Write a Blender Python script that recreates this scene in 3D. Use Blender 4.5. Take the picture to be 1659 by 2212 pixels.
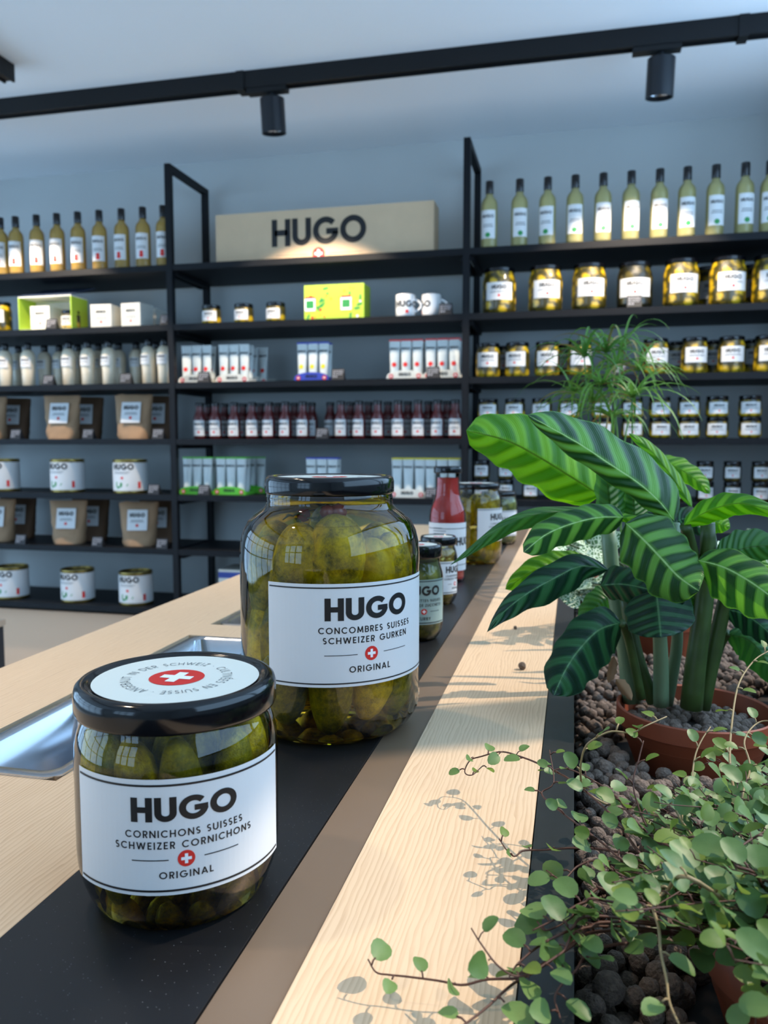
import bpy, math, random
from math import sin, cos, pi, atan, atan2, radians, sqrt
from mathutils import Vector, Matrix, noise

RND = random.Random(11)
sc = bpy.context.scene
COL = sc.collection
for o in list(bpy.data.objects):
    bpy.data.objects.remove(o)

# ------------------------------------------------------------------ camera
F, W, H, HC = 1740.0, 1659, 2212, 0.20          # focal length in pixels, frame, camera height over the counter
PITCH = atan(148 / F)
YAW = atan(410 * cos(PITCH) / F)
FW = Vector((-sin(YAW) * cos(PITCH), cos(YAW) * cos(PITCH), -sin(PITCH)))
RT = Vector((cos(YAW), sin(YAW), 0))
UP = RT.cross(FW)
CAM = Vector((0, 0, HC))
cd = bpy.data.cameras.new('camera')
cd.sensor_fit = 'VERTICAL'
cd.sensor_height = 36
cd.lens = 36 * F / H
cd.clip_start = 0.01
cd.dof.use_dof = True
cd.dof.focus_distance = 0.43
cd.dof.aperture_fstop = 15.5
cam = bpy.data.objects.new('camera', cd)
COL.objects.link(cam)
cam.matrix_world = Matrix.Translation(CAM) @ Matrix((RT, UP, -FW)).transposed().to_4x4()
sc.camera = cam

# ------------------------------------------------------------------ sky, sun, exposure
wd = bpy.data.worlds.new('sky')
sc.world = wd
wd.use_nodes = True
bg = wd.node_tree.nodes['Background']
bg.inputs[0].default_value = (0.43, 0.69, 1.0, 1)
bg.inputs[1].default_value = 3.9
SUN_DIR = Vector((0.60, 0.30, 0.77)).normalized()
sd = bpy.data.lights.new('sun', 'SUN')
sd.energy = 3.6
sd.angle = radians(0.6)
sd.color = (1.0, 0.84, 0.66)
so = bpy.data.objects.new('sun', sd)
COL.objects.link(so)
so.location = (4, 1.5, 6)
so.rotation_euler = SUN_DIR.to_track_quat('Z', 'Y').to_euler()
vs = sc.view_settings
vs.view_transform = 'Standard'
vs.look = 'None'
vs.exposure = 0.0
vs.gamma = 1.0
vs.use_curve_mapping = False
sc.cycles.max_bounces = 10
sc.cycles.transparent_max_bounces = 24
sc.cycles.diffuse_bounces = 5
sc.cycles.caustics_reflective = False
sc.cycles.caustics_refractive = False
sc.cycles.sample_clamp_indirect = 6.0


def portal(name, loc, size, rot):
    l = bpy.data.lights.new(name, 'AREA')
    l.shape = 'RECTANGLE'
    l.size, l.size_y = size
    l.cycles.is_portal = True
    o = bpy.data.objects.new(name, l)
    COL.objects.link(o)
    o.location = loc
    o.rotation_euler = rot


ZC, ZF = 1.445, -0.95                    # ceiling and floor height, measured from the counter top
XR, XL, YN, YB = 0.86, -4.2, -2.4, 3.42  # room: right, left, near and back wall
portal('daylight_right', (XR + .03, 1.05, .83), (1.24, 3.5), (0, radians(90), 0))
portal('daylight_near', (-1.9, YN - .03, .62), (1.6, 1.36), (radians(90), 0, 0))
portal('daylight_left', (XL - .03, .3, .27), (2.1, 4.8), (0, radians(-90), 0))


# ------------------------------------------------------------------ pixel -> place (reading the photograph's layout)
def ray(x, y):
    return FW + RT * ((x - W / 2) / F) - UP * ((y - H / 2) / F)


def onz(x, y, z=0.0):
    d = ray(x, y)
    return CAM + d * ((z - HC) / d.z)


def ony(x, y, Y):
    d = ray(x, y)
    return CAM + d * (Y / d.y)


def atd(x, y, depth):
    return CAM + ray(x, y) * depth


def shx(px, Y, z):
    py = 958 - (z - HC) * F / Y
    return ony(px, py, Y).x


# ------------------------------------------------------------------ materials
def lin(c):
    out = []
    for v in c[:3]:
        v /= 255.0
        out.append(v / 12.92 if v <= .04045 else ((v + .055) / 1.055) ** 2.4)
    return (*out, 1)


MATS = {}


def new_mat(name):
    m = bpy.data.materials.new(name)
    m.use_nodes = True
    MATS[name] = m
    nt = m.node_tree
    return m, nt, nt.nodes, nt.links, nt.nodes['Principled BSDF']


def P(name, color, rough=.5, metal=0.0, coat=0.0, spec=.5, noisy=0.0, scale=40, bump=0.0):
    m, nt, N, L, b = new_mat(name)
    b.inputs['Base Color'].default_value = lin(color)
    b.inputs['Roughness'].default_value = rough
    b.inputs['Metallic'].default_value = metal
    b.inputs['Coat Weight'].default_value = coat
    b.inputs['Specular IOR Level'].default_value = spec
    if noisy or bump:
        tc = N.new('ShaderNodeTexCoord')
        nz = N.new('ShaderNodeTexNoise')
        nz.inputs['Scale'].default_value = scale
        nz.inputs['Detail'].default_value = 4
        L.new(tc.outputs['Object'], nz.inputs['Vector'])
        if noisy:
            hs = N.new('ShaderNodeMixRGB')
            hs.blend_type = 'MULTIPLY'
            hs.inputs[0].default_value = 1
            rp = N.new('ShaderNodeValToRGB')
            rp.color_ramp.elements[0].color = (1 - noisy,) * 3 + (1,)
            rp.color_ramp.elements[1].color = (1, 1, 1, 1)
            rp.color_ramp.elements[0].position = .3
            rp.color_ramp.elements[1].position = .7
            L.new(nz.outputs['Fac'], rp.inputs[0])
            hs.inputs[1].default_value = lin(color)
            L.new(rp.outputs[0], hs.inputs[2])
            L.new(hs.outputs[0], b.inputs['Base Color'])
        if bump:
            bp = N.new('ShaderNodeBump')
            bp.inputs['Strength'].default_value = bump
            bp.inputs['Distance'].default_value = .002
            L.new(nz.outputs['Fac'], bp.inputs['Height'])
            L.new(bp.outputs[0], b.inputs['Normal'])
    return m


P('ceiling_paint', (244, 248, 252), .9)
P('wall_paint', (196, 199, 198), .9, noisy=.05, scale=3)
P('floor_paint', (222, 214, 204), .6, noisy=.08, scale=4)
P('plinth_paint', (216, 184, 156), .8)
P('frame_grey', (58, 62, 68), .5)
P('black_steel', (9, 12, 18), .55, spec=.25)
P('rail_black', (14, 16, 19), .5, spec=.3)
P('lamp_black', (26, 30, 36), .35, metal=.3)
P('counter_dark', (40, 38, 36), .6)
P('bronze', (134, 113, 94), .38, metal=.35)
P('rim_black', (34, 36, 38), .45, noisy=.35, scale=60)
P('steel', (196, 200, 206), .22, metal=1.0)
P('lid_black', (10, 11, 15), .13)
P('label_white', (222, 222, 222), .55)
P('label_mint', (226, 228, 218), .5)
P('label_teal', (150, 172, 168), .5)
P('ink', (16, 16, 18), .5)
P('ink_grey', (120, 122, 124), .5)
P('swiss_red', (218, 42, 36), .45)
P('white_print', (246, 246, 248), .5)
P('cap_black', (14, 14, 17), .3, coat=.3)
P('terracotta', (150, 74, 46), .5, noisy=.15, scale=30)
P('pot_grey', (120, 122, 128), .4)
P('soil', (44, 36, 30), .95, noisy=.5, scale=90)
P('pebble', (138, 119, 106), .95, noisy=.5, scale=3.0, bump=1.0)
P('pebble_bed', (126, 108, 96), .95, noisy=.45, scale=260, bump=.8)
P('stem_brown', (84, 50, 36), .6)
P('stem_tan', (150, 128, 88), .6)
P('petiole', (66, 88, 38), .45, noisy=.35, scale=60)
P('petiole_pale', (116, 140, 104), .4, noisy=.2, scale=20)
P('dry_leaf', (150, 112, 76), .8, noisy=.3, scale=60)
P('onion', (150, 66, 44), .25, noisy=.3, scale=60)
P('herb', (92, 96, 34), .6)
P('mushroom', (206, 178, 138), .5, noisy=.2, scale=50)
P('kraft', (176, 140, 106), .75, noisy=.18, scale=18, bump=.5)
P('kraft_dark', (112, 82, 58), .75, noisy=.2, scale=18, bump=.5)
P('carton_white', (226, 224, 214), .7)
P('carton_blue', (58, 78, 160), .6)
P('gift_green', (176, 208, 62), .6)
P('gift_inside', (226, 226, 216), .7)
P('gift_lid', (52, 66, 92), .5)
P('green_print', (40, 140, 70), .5)
P('tray_green', (92, 190, 50), .5)
P('tray_blue', (54, 70, 176), .5)
P('yellow_print', (222, 206, 30), .5)
P('orange_print', (236, 160, 40), .5)
P('tube_white', (214, 220, 218), .4, noisy=.06, scale=20)
P('dressing', (226, 212, 186), .35, coat=.5)
P('mug_white', (240, 240, 240), .2, coat=.3)
P('tin', (140, 120, 66), .3, metal=.9)
P('ketchup_red', (224, 42, 24), .6, noisy=.1, scale=40)
P('ketchup_shaded', (96, 22, 22), .3, coat=.4, noisy=.2, scale=40)  # ketchup as it looks on the shaded shelf, shade put into the red
P('card_black', (26, 27, 32), .6)
P('chalk', (150, 150, 156), .8)
P('sign_wood', (218, 188, 152), .6, noisy=.08, scale=12)
P('far_counter', (46, 48, 54), .6)


def wood(name, a, b_, along='Y'):
    m, nt, N, L, b = new_mat(name)
    tc = N.new('ShaderNodeTexCoord')
    mp = N.new('ShaderNodeMapping')
    mp.inputs['Scale'].default_value = (1, .16, 1)
    L.new(tc.outputs['Object'], mp.inputs['Vector'])
    wv = N.new('ShaderNodeTexWave')
    wv.wave_type = 'BANDS'
    wv.bands_direction = 'X'
    wv.wave_profile = 'SAW'
    wv.inputs['Scale'].default_value = 125
    wv.inputs['Distortion'].default_value = 15
    wv.inputs['Detail'].default_value = 3
    wv.inputs['Detail Scale'].default_value = .55
    L.new(mp.outputs[0], wv.inputs['Vector'])
    mp2 = N.new('ShaderNodeMapping')
    mp2.inputs['Scale'].default_value = (700, 14, 1)
    L.new(tc.outputs['Object'], mp2.inputs['Vector'])
    nz = N.new('ShaderNodeTexNoise')
    nz.inputs['Scale'].default_value = 1
    nz.inputs['Detail'].default_value = 3
    L.new(mp2.outputs[0], nz.inputs['Vector'])
    nz2 = N.new('ShaderNodeTexNoise')
    nz2.inputs['Scale'].default_value = 9
    L.new(mp.outputs[0], nz2.inputs['Vector'])
    rp = N.new('ShaderNodeValToRGB')
    rp.color_ramp.elements[0].position = .12
    rp.color_ramp.elements[0].color = lin(b_)
    rp.color_ramp.elements[1].position = .6
    rp.color_ramp.elements[1].color = lin(a)
    mx = N.new('ShaderNodeMath')
    mx.operation = 'MULTIPLY_ADD'
    mx.inputs[1].default_value = .55
    L.new(nz.outputs['Fac'], mx.inputs[0])
    sub = N.new('ShaderNodeMath')
    sub.operation = 'MULTIPLY'
    sub.inputs[1].default_value = .55
    L.new(wv.outputs['Fac'], sub.inputs[0])
    L.new(sub.outputs[0], mx.inputs[2])
    L.new(mx.outputs[0], rp.inputs[0])
    hs = N.new('ShaderNodeHueSaturation')
    mr = N.new('ShaderNodeMapRange')
    mr.inputs['To Min'].default_value = .93
    mr.inputs['To Max'].default_value = 1.05
    L.new(nz2.outputs['Fac'], mr.inputs[0])
    L.new(mr.outputs[0], hs.inputs['Value'])
    L.new(rp.outputs[0], hs.inputs['Color'])
    L.new(hs.outputs[0], b.inputs['Base Color'])
    b.inputs['Roughness'].default_value = .5
    b.inputs['Specular IOR Level'].default_value = .35
    return m


wood('wood_oak', (222, 192, 158), (196, 162, 128))


def granite():
    m, nt, N, L, b = new_mat('granite')
    tc = N.new('ShaderNodeTexCoord')
    vo = N.new('ShaderNodeTexVoronoi')
    vo.inputs['Scale'].default_value = 640
    L.new(tc.outputs['Object'], vo.inputs['Vector'])
    th = N.new('ShaderNodeMath')
    th.operation = 'LESS_THAN'
    th.inputs[1].default_value = .13
    L.new(vo.outputs['Distance'], th.inputs[0])
    sx = N.new('ShaderNodeSeparateColor')
    L.new(vo.outputs['Color'], sx.inputs[0])
    g = N.new('ShaderNodeMath')
    g.operation = 'GREATER_THAN'
    g.inputs[1].default_value = .72
    L.new(sx.outputs[0], g.inputs[0])
    mu = N.new('ShaderNodeMath')
    mu.operation = 'MULTIPLY'
    L.new(th.outputs[0], mu.inputs[0])
    L.new(g.outputs[0], mu.inputs[1])
    mx = N.new('ShaderNodeMixRGB')
    mx.inputs[1].default_value = lin((20, 21, 24))
    mx.inputs[2].default_value = lin((96, 98, 102))
    L.new(mu.outputs[0], mx.inputs[0])
    L.new(mx.outputs[0], b.inputs['Base Color'])
    b.inputs['Roughness'].default_value = .38
    b.inputs['Specular IOR Level'].default_value = .4


granite()


def clear(name, tint, edge, ior=1.5, rough=.02, fmax=1.0):
    """Thin clear wall: lets light straight through, tinted more where it is seen at a slant (longer way through the glass)."""
    m, nt, N, L, b = new_mat(name)
    N.remove(b)
    out = N['Material Output']
    fr = N.new('ShaderNodeFresnel')
    fr.inputs['IOR'].default_value = ior
    tr = N.new('ShaderNodeBsdfTransparent')
    gl = N.new('ShaderNodeBsdfGlossy')
    gl.inputs['Roughness'].default_value = rough
    gl.inputs['Color'].default_value = (1, 1, 1, 1)
    lw = N.new('ShaderNodeLayerWeight')
    lw.inputs['Blend'].default_value = .35
    pw = N.new('ShaderNodeMath')
    pw.operation = 'POWER'
    pw.inputs[1].default_value = 1.6
    L.new(lw.outputs['Facing'], pw.inputs[0])
    mc = N.new('ShaderNodeMixRGB')
    mc.inputs[1].default_value = (*tint, 1)
    mc.inputs[2].default_value = (*edge, 1)
    L.new(pw.outputs[0], mc.inputs[0])
    L.new(mc.outputs[0], tr.inputs['Color'])
    fm = N.new('ShaderNodeMath')
    fm.operation = 'MULTIPLY'
    fm.inputs[1].default_value = fmax
    L.new(fr.outputs[0], fm.inputs[0])
    mx = N.new('ShaderNodeMixShader')
    L.new(fm.outputs[0], mx.inputs[0])
    L.new(tr.outputs[0], mx.inputs[1])
    L.new(gl.outputs[0], mx.inputs[2])
    L.new(mx.outputs[0], out.inputs[0])


clear('jar_glass', (.985, .99, .98), (.72, .78, .72), 1.5)
clear('brine', (.97, .93, .52), (.80, .72, .22), 1.02, fmax=.2)


def cloudy(name, tint, body, amount):
    """cloudy syrup in clear glass: part of the light goes straight through, part is scattered by the liquid"""
    clear(name, tint, tuple(c * .85 for c in tint), 1.45)
    nt = MATS[name].node_tree
    N, L = nt.nodes, nt.links
    tr = [n for n in N if n.type == 'BSDF_TRANSPARENT'][0]
    mx = [n for n in N if n.type == 'MIX_SHADER'][0]
    df = N.new('ShaderNodeBsdfDiffuse')
    tl = N.new('ShaderNodeBsdfTranslucent')
    df.inputs[0].default_value = lin(body)
    tl.inputs[0].default_value = lin(body)
    m1 = N.new('ShaderNodeMixShader')
    m1.inputs[0].default_value = .5
    L.new(df.outputs[0], m1.inputs[1])
    L.new(tl.outputs[0], m1.inputs[2])
    m2 = N.new('ShaderNodeMixShader')
    m2.inputs[0].default_value = amount
    L.new(tr.outputs[0], m2.inputs[1])
    L.new(m1.outputs[0], m2.inputs[2])
    L.new(m2.outputs[0], mx.inputs[1])


cloudy('syrup_yellow', (.98, .95, .70), (240, 230, 160), .55)
cloudy('syrup_amber', (.98, .88, .55), (240, 196, 104), .55)


def mottled(name, cols, scale=45, coat=.7, rough=.35, bump=.5, vor=False):
    m, nt, N, L, b = new_mat(name)
    tc = N.new('ShaderNodeTexCoord')
    nz = N.new('ShaderNodeTexNoise')
    nz.inputs['Scale'].default_value = scale
    nz.inputs['Detail'].default_value = 7
    nz.inputs['Roughness'].default_value = .75
    L.new(tc.outputs['Object'], nz.inputs['Vector'])
    rp = N.new('ShaderNodeValToRGB')
    el = rp.color_ramp.elements
    el[0].position, el[0].color = .36, lin(cols[0])
    el[1].position, el[1].color = .62, lin(cols[-1])
    if len(cols) > 2:
        e = el.new(.5)
        e.color = lin(cols[1])
    src = nz.outputs['Fac']
    h = nz.outputs['Fac']
    if vor:
        vo = N.new('ShaderNodeTexVoronoi')
        vo.inputs['Scale'].default_value = scale * .75
        L.new(tc.outputs['Object'], vo.inputs['Vector'])
        mm = N.new('ShaderNodeMath')
        mm.operation = 'MULTIPLY_ADD'
        mm.inputs[1].default_value = -.75
        ad = N.new('ShaderNodeMath')
        ad.operation = 'ADD'
        ad.inputs[1].default_value = .32
        L.new(nz.outputs['Fac'], ad.inputs[0])
        L.new(vo.outputs['Distance'], mm.inputs[0])
        L.new(ad.outputs[0], mm.inputs[2])
        src = mm.outputs[0]
        h = src
    L.new(src, rp.inputs[0])
    L.new(rp.outputs[0], b.inputs['Base Color'])
    b.inputs['Roughness'].default_value = rough
    b.inputs['Coat Weight'].default_value = coat
    b.inputs['Coat Roughness'].default_value = .05
    bp = N.new('ShaderNodeBump')
    bp.inputs['Strength'].default_value = bump
    bp.inputs['Distance'].default_value = .003
    L.new(h, bp.inputs['Height'])
    L.new(bp.outputs[0], b.inputs['Normal'])
    return m


mottled('pickle', [(96, 84, 8), (200, 168, 14), (240, 206, 30)], 70, coat=.2, rough=.3, bump=.7)
mottled('pickle_green', [(58, 60, 8), (132, 122, 14), (188, 166, 26)], 80, coat=.2, rough=.3, bump=.7)
mottled('pickle_bright', [(160, 138, 18), (214, 178, 26), (232, 200, 50)], 60, coat=.2, rough=.3, bump=.4)
mottled('jar_pickles', [(56, 50, 8), (150, 124, 16), (208, 172, 30)], 40, vor=True)
mottled('jar_olive', [(24, 22, 6), (54, 48, 10), (84, 72, 16)], 40, vor=True)
mottled('jar_curry', [(96, 100, 30), (150, 150, 50), (180, 172, 70)], 80, coat=.0, vor=True)
mottled('brine_dark', [(66, 60, 12), (96, 84, 16), (110, 90, 20)], 30)


def leaf_mat(name, dark, light, transl=.4, stripes=7.0, mid=(170, 205, 130), rough=.38):
    m, nt, N, L, b = new_mat(name)
    uv = N.new('ShaderNodeUVMap')
    sp = N.new('ShaderNodeSeparateXYZ')
    L.new(uv.outputs[0], sp.inputs[0])

    def mth(op, a, c=None, d=None, clampit=False):
        n = N.new('ShaderNodeMath')
        n.operation = op
        n.use_clamp = clampit
        for i, v in enumerate((a, c, d)):
            if v is None:
                continue
            if isinstance(v, (int, float)):
                n.inputs[i].default_value = v
            else:
                L.new(v, n.inputs[i])
        return n.outputs[0]

    a = mth('ABSOLUTE', mth('MULTIPLY_ADD', sp.outputs[1], 2.0, -1.0))
    tc = N.new('ShaderNodeTexCoord')
    nz = N.new('ShaderNodeTexNoise')
    nz.inputs['Scale'].default_value = 45
    L.new(tc.outputs['Object'], nz.inputs['Vector'])
    q = mth('SUBTRACT', sp.outputs[0], mth('MULTIPLY', mth('POWER', a, 1.3), .17))
    q = mth('ADD', q, mth('MULTIPLY', nz.outputs['Fac'], .035))
    s = mth('SINE', mth('MULTIPLY', q, 2 * pi * stripes))
    st = mth('MULTIPLY_ADD', s, 1.15, .30, True)
    st = mth('MULTIPLY', st, mth('MULTIPLY_ADD', mth('POWER', a, 3.0), -.55, 1.0, True))
    fine = mth('SINE', mth('MULTIPLY', q, 2 * pi * 70))
    st = mth('MULTIPLY_ADD', fine, .05, st, True)
    inner = mth('MULTIPLY_ADD', a, -9.0, 1.25, True)      # light flush beside the midrib
    edge = mth('MULTIPLY_ADD', a, 14.0, -13.2, True)
    fac = mth('MAXIMUM', st, mth('MULTIPLY', inner, .55))
    fac = mth('MAXIMUM', fac, mth('MULTIPLY', edge, .8))
    mx = N.new('ShaderNodeMixRGB')
    mx.inputs[1].default_value = lin(dark)
    mx.inputs[2].default_value = lin(light)
    L.new(fac, mx.inputs[0])
    rib = mth('MULTIPLY_ADD', a, -55.0, 2.1, True)
    mx2 = N.new('ShaderNodeMixRGB')
    mx2.inputs[2].default_value = lin(mid)
    L.new(rib, mx2.inputs[0])
    L.new(mx.outputs[0], mx2.inputs[1])
    L.new(mx2.outputs[0], b.inputs['Base Color'])
    b.inputs['Roughness'].default_value = rough
    b.inputs['Specular IOR Level'].default_value = .32
    tr = N.new('ShaderNodeBsdfTranslucent')
    hs = N.new('ShaderNodeHueSaturation')
    hs.inputs['Saturation'].default_value = 1.15
    hs.inputs['Hue'].default_value = .49
    hs.inputs['Value'].default_value = 1.5
    L.new(mx2.outputs[0], hs.inputs['Color'])
    L.new(hs.outputs[0], tr.inputs['Color'])
    ms = N.new('ShaderNodeMixShader')
    ms.inputs[0].default_value = transl
    L.new(b.outputs[0], ms.inputs[1])
    L.new(tr.outputs[0], ms.inputs[2])
    L.new(ms.outputs[0], N['Material Output'].inputs[0])
    bp = N.new('ShaderNodeBump')
    bp.inputs['Strength'].default_value = .5
    bp.inputs['Distance'].default_value = .0016
    L.new(mth('MULTIPLY_ADD', fine, .12, mth('SINE', mth('MULTIPLY', q, 2 * pi * stripes * 2))), bp.inputs['Height'])
    L.new(bp.outputs[0], b.inputs['Normal'])


leaf_mat('zebra_leaf', (30, 72, 30), (112, 168, 70), .30, 5.0)
leaf_mat('zebra_leaf_back', (70, 130, 40), (122, 180, 60), .50, 5.0, mid=(80, 116, 36))
leaf_mat('zebra_leaf_shaded', (16, 46, 30), (48, 96, 56), .22, 5.0, mid=(86, 126, 82))  # shaded copy of the zebra leaf, the shade is in its greens
leaf_mat('plain_leaf', (52, 102, 46), (70, 122, 54), .35, 5, mid=(60, 92, 40))


def simple_leaf(name, c1, c2, transl, rough):
    m, nt, N, L, b = new_mat(name)
    oi = N.new('ShaderNodeObjectInfo')
    tc = N.new('ShaderNodeTexCoord')
    nz = N.new('ShaderNodeTexNoise')
    nz.inputs['Scale'].default_value = 60
    L.new(tc.outputs['Object'], nz.inputs['Vector'])
    ad = N.new('ShaderNodeMath')
    ad.operation = 'MULTIPLY_ADD'
    ad.inputs[1].default_value = .6
    L.new(oi.outputs['Random'], ad.inputs[0])
    s2 = N.new('ShaderNodeMath')
    s2.operation = 'MULTIPLY'
    s2.inputs[1].default_value = .5
    L.new(nz.outputs['Fac'], s2.inputs[0])
    L.new(s2.outputs[0], ad.inputs[2])
    mx = N.new('ShaderNodeMixRGB')
    mx.inputs[1].default_value = lin(c1)
    mx.inputs[2].default_value = lin(c2)
    L.new(ad.outputs[0], mx.inputs[0])
    L.new(mx.outputs[0], b.inputs['Base Color'])
    b.inputs['Roughness'].default_value = rough
    tr = N.new('ShaderNodeBsdfTranslucent')
    L.new(mx.outputs[0], tr.inputs['Color'])
    ms = N.new('ShaderNodeMixShader')
    ms.inputs[0].default_value = transl
    L.new(b.outputs[0], ms.inputs[1])
    L.new(tr.outputs[0], ms.inputs[2])
    L.new(ms.outputs[0], N['Material Output'].inputs[0])


simple_leaf('vine_leaf', (56, 96, 38), (128, 156, 88), .3, .45)
simple_leaf('vine_leaf_young', (92, 126, 48), (142, 156, 66), .4, .45)
simple_leaf('grass_leaf', (58, 116, 44), (122, 168, 70), .35, .5)
P('grass_dry', (160, 140, 84), .7)


def nerve_mat():
    m, nt, N, L, b = new_mat('nerve_leaf')
    tc = N.new('ShaderNodeTexCoord')
    vo = N.new('ShaderNodeTexVoronoi')
    vo.feature = 'DISTANCE_TO_EDGE'
    vo.inputs['Scale'].default_value = 7
    L.new(tc.outputs['Object'], vo.inputs['Vector'])
    rp = N.new('ShaderNodeValToRGB')
    rp.color_ramp.elements[0].position = .05
    rp.color_ramp.elements[0].color = lin((214, 226, 196))
    rp.color_ramp.elements[1].position = .16
    rp.color_ramp.elements[1].color = lin((60, 110, 56))
    L.new(vo.outputs['Distance'], rp.inputs[0])
    L.new(rp.outputs[0], b.inputs['Base Color'])
    b.inputs['Roughness'].default_value = .5


nerve_mat()


# ------------------------------------------------------------------ mesh helpers
class MB:
    def __init__(s):
        s.v, s.f, s.uv = [], [], None

    def add(s, v, f):
        n = len(s.v)
        s.v += [tuple(p) for p in v]
        s.f += [tuple(i + n for i in q) for q in f]
        return s

    def box(s, a, b):
        x0, y0, z0 = a
        x1, y1, z1 = b
        return s.add([(x0, y0, z0), (x1, y0, z0), (x1, y1, z0), (x0, y1, z0), (x0, y0, z1), (x1, y0, z1), (x1, y1, z1), (x0, y1, z1)],
                     [(0, 3, 2, 1), (4, 5, 6, 7), (0, 1, 5, 4), (1, 2, 6, 5), (2, 3, 7, 6), (3, 0, 4, 7)])

    def lathe(s, prof, n=40, mod=None):
        v, f = [], []
        rings = []
        for r, z in prof:
            if r < 1e-6:
                rings.append([len(v)])
                v.append((0, 0, z))
            else:
                st = len(v)
                for i in range(n):
                    a = 2 * pi * i / n
                    rr = r + (mod(a, z) if mod else 0)
                    v.append((rr * cos(a), rr * sin(a), z))
                rings.append(list(range(st, st + n)))
        for A, B in zip(rings, rings[1:]):
            if len(A) == 1 and len(B) == 1:
                continue
            for i in range(n):
                j = (i + 1) % n
                if len(A) == 1:
                    f.append((A[0], B[j], B[i]))
                elif len(B) == 1:
                    f.append((A[i], A[j], B[0]))
                else:
                    f.append((A[i], A[j], B[j], B[i]))
        return s.add(v, f)

    def tube(s, pts, rad, n=6, cap=True):
        pts = [Vector(p) for p in pts]
        if not isinstance(rad, (list, tuple)):
            rad = [rad] * len(pts)
        v, f = [], []
        ref = Vector((.13, .31, .94))
        for i, p in enumerate(pts):
            t = (pts[min(i + 1, len(pts) - 1)] - pts[max(i - 1, 0)]).normalized()
            a = t.cross(ref)
            if a.length < .05:
                a = t.cross(Vector((1, 0, 0)))
            a.normalize()
            b = t.cross(a)
            for k in range(n):
                an = 2 * pi * k / n
                v.append(p + (a * cos(an) + b * sin(an)) * rad[i])
        for i in range(len(pts) - 1):
            for k in range(n):
                j = (k + 1) % n
                f.append((i * n + k, i * n + j, (i + 1) * n + j, (i + 1) * n + k))
        if cap:
            f.append(tuple(range(n))[::-1])
            f.append(tuple((len(pts) - 1) * n + k for k in range(n)))
        return s.add(v, f)

    def xf(s, M):
        s.v = [tuple(M @ Vector(p)) for p in s.v]
        return s

    def mesh(s, name, mat, smooth=None, uvs=None):
        me = bpy.data.meshes.new(name)
        me.from_pydata(s.v, [], s.f)
        me.materials.append(MATS[mat])
        if uvs:
            ul = me.uv_layers.new(name='UVMap')
            for lp in me.loops:
                ul.data[lp.index].uv = uvs[lp.vertex_index]
        if smooth is not None:
            me.shade_smooth()
            if smooth < 180:
                me.set_sharp_from_angle(angle=radians(smooth))
        me.update()
        return me


def link(name, me, parent=None):
    o = bpy.data.objects.new(name, me)
    COL.objects.link(o)
    if parent is not None:
        o.parent = parent
    return o


def tag(o, label=None, cat=None, group=None, kind=None):
    if label:
        o['label'] = label
    if cat:
        o['category'] = cat
    if group:
        o['group'] = group
    if kind:
        o['kind'] = kind
    return o


def empty(name, loc=(0, 0, 0), rz=0.0):
    o = bpy.data.objects.new(name, None)
    o.empty_display_size = .02
    COL.objects.link(o)
    o.location = loc
    o.rotation_euler = (0, 0, rz)
    return o


def place(parts, name, loc, rz, label, cat, group=None):
    """parts: list of (part name, mesh, [sub-parts], part label or None)"""
    r = empty(name, loc, rz)
    tag(r, label, cat, group)
    for p in parts:
        o = link(p[0], p[1], r)
        if len(p) > 3 and p[3]:
            o['label'] = p[3]
        for q in (p[2] if len(p) > 2 else []):
            link(q[0], q[1], o)
    return r


def struct(name, mb, mat, smooth=None):
    o = link(name, mb.mesh(name, mat, smooth))
    o['kind'] = 'structure'
    return o


ORD = ['first', 'second', 'third', 'fourth', 'fifth', 'sixth', 'seventh', 'eighth', 'ninth', 'tenth', 'eleventh', 'twelfth', 'thirteenth',
       'fourteenth', 'fifteenth', 'sixteenth', 'seventeenth', 'eighteenth', 'nineteenth', 'twentieth']


def catmull(P_, n):
    P_ = [Vector(p) for p in P_]
    if len(P_) == 2:
        return [P_[0].lerp(P_[1], i / n) for i in range(n + 1)]
    out = []
    m = len(P_) - 1
    for i in range(n + 1):
        t = i / n * m
        k = min(int(t), m - 1)
        u = t - k
        p0 = P_[k - 1] if k > 0 else P_[0] * 2 - P_[1]
        p1, p2 = P_[k], P_[k + 1]
        p3 = P_[k + 2] if k + 2 <= m else P_[m] * 2 - P_[m - 1]
        out.append(.5 * ((2 * p1) + (p2 - p0) * u + (2 * p0 - 5 * p1 + 4 * p2 - p3) * u * u + (3 * p1 - p0 - 3 * p2 + p3) * u ** 3))
    return out


# ------------------------------------------------------------------ lettering: a geometric stroke alphabet
def arc(cx, cy, rx, ry, a0, a1, n=14):
    return [(cx + rx * cos(radians(a0 + (a1 - a0) * i / n)), cy + ry * sin(radians(a0 + (a1 - a0) * i / n))) for i in range(n + 1)]


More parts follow.
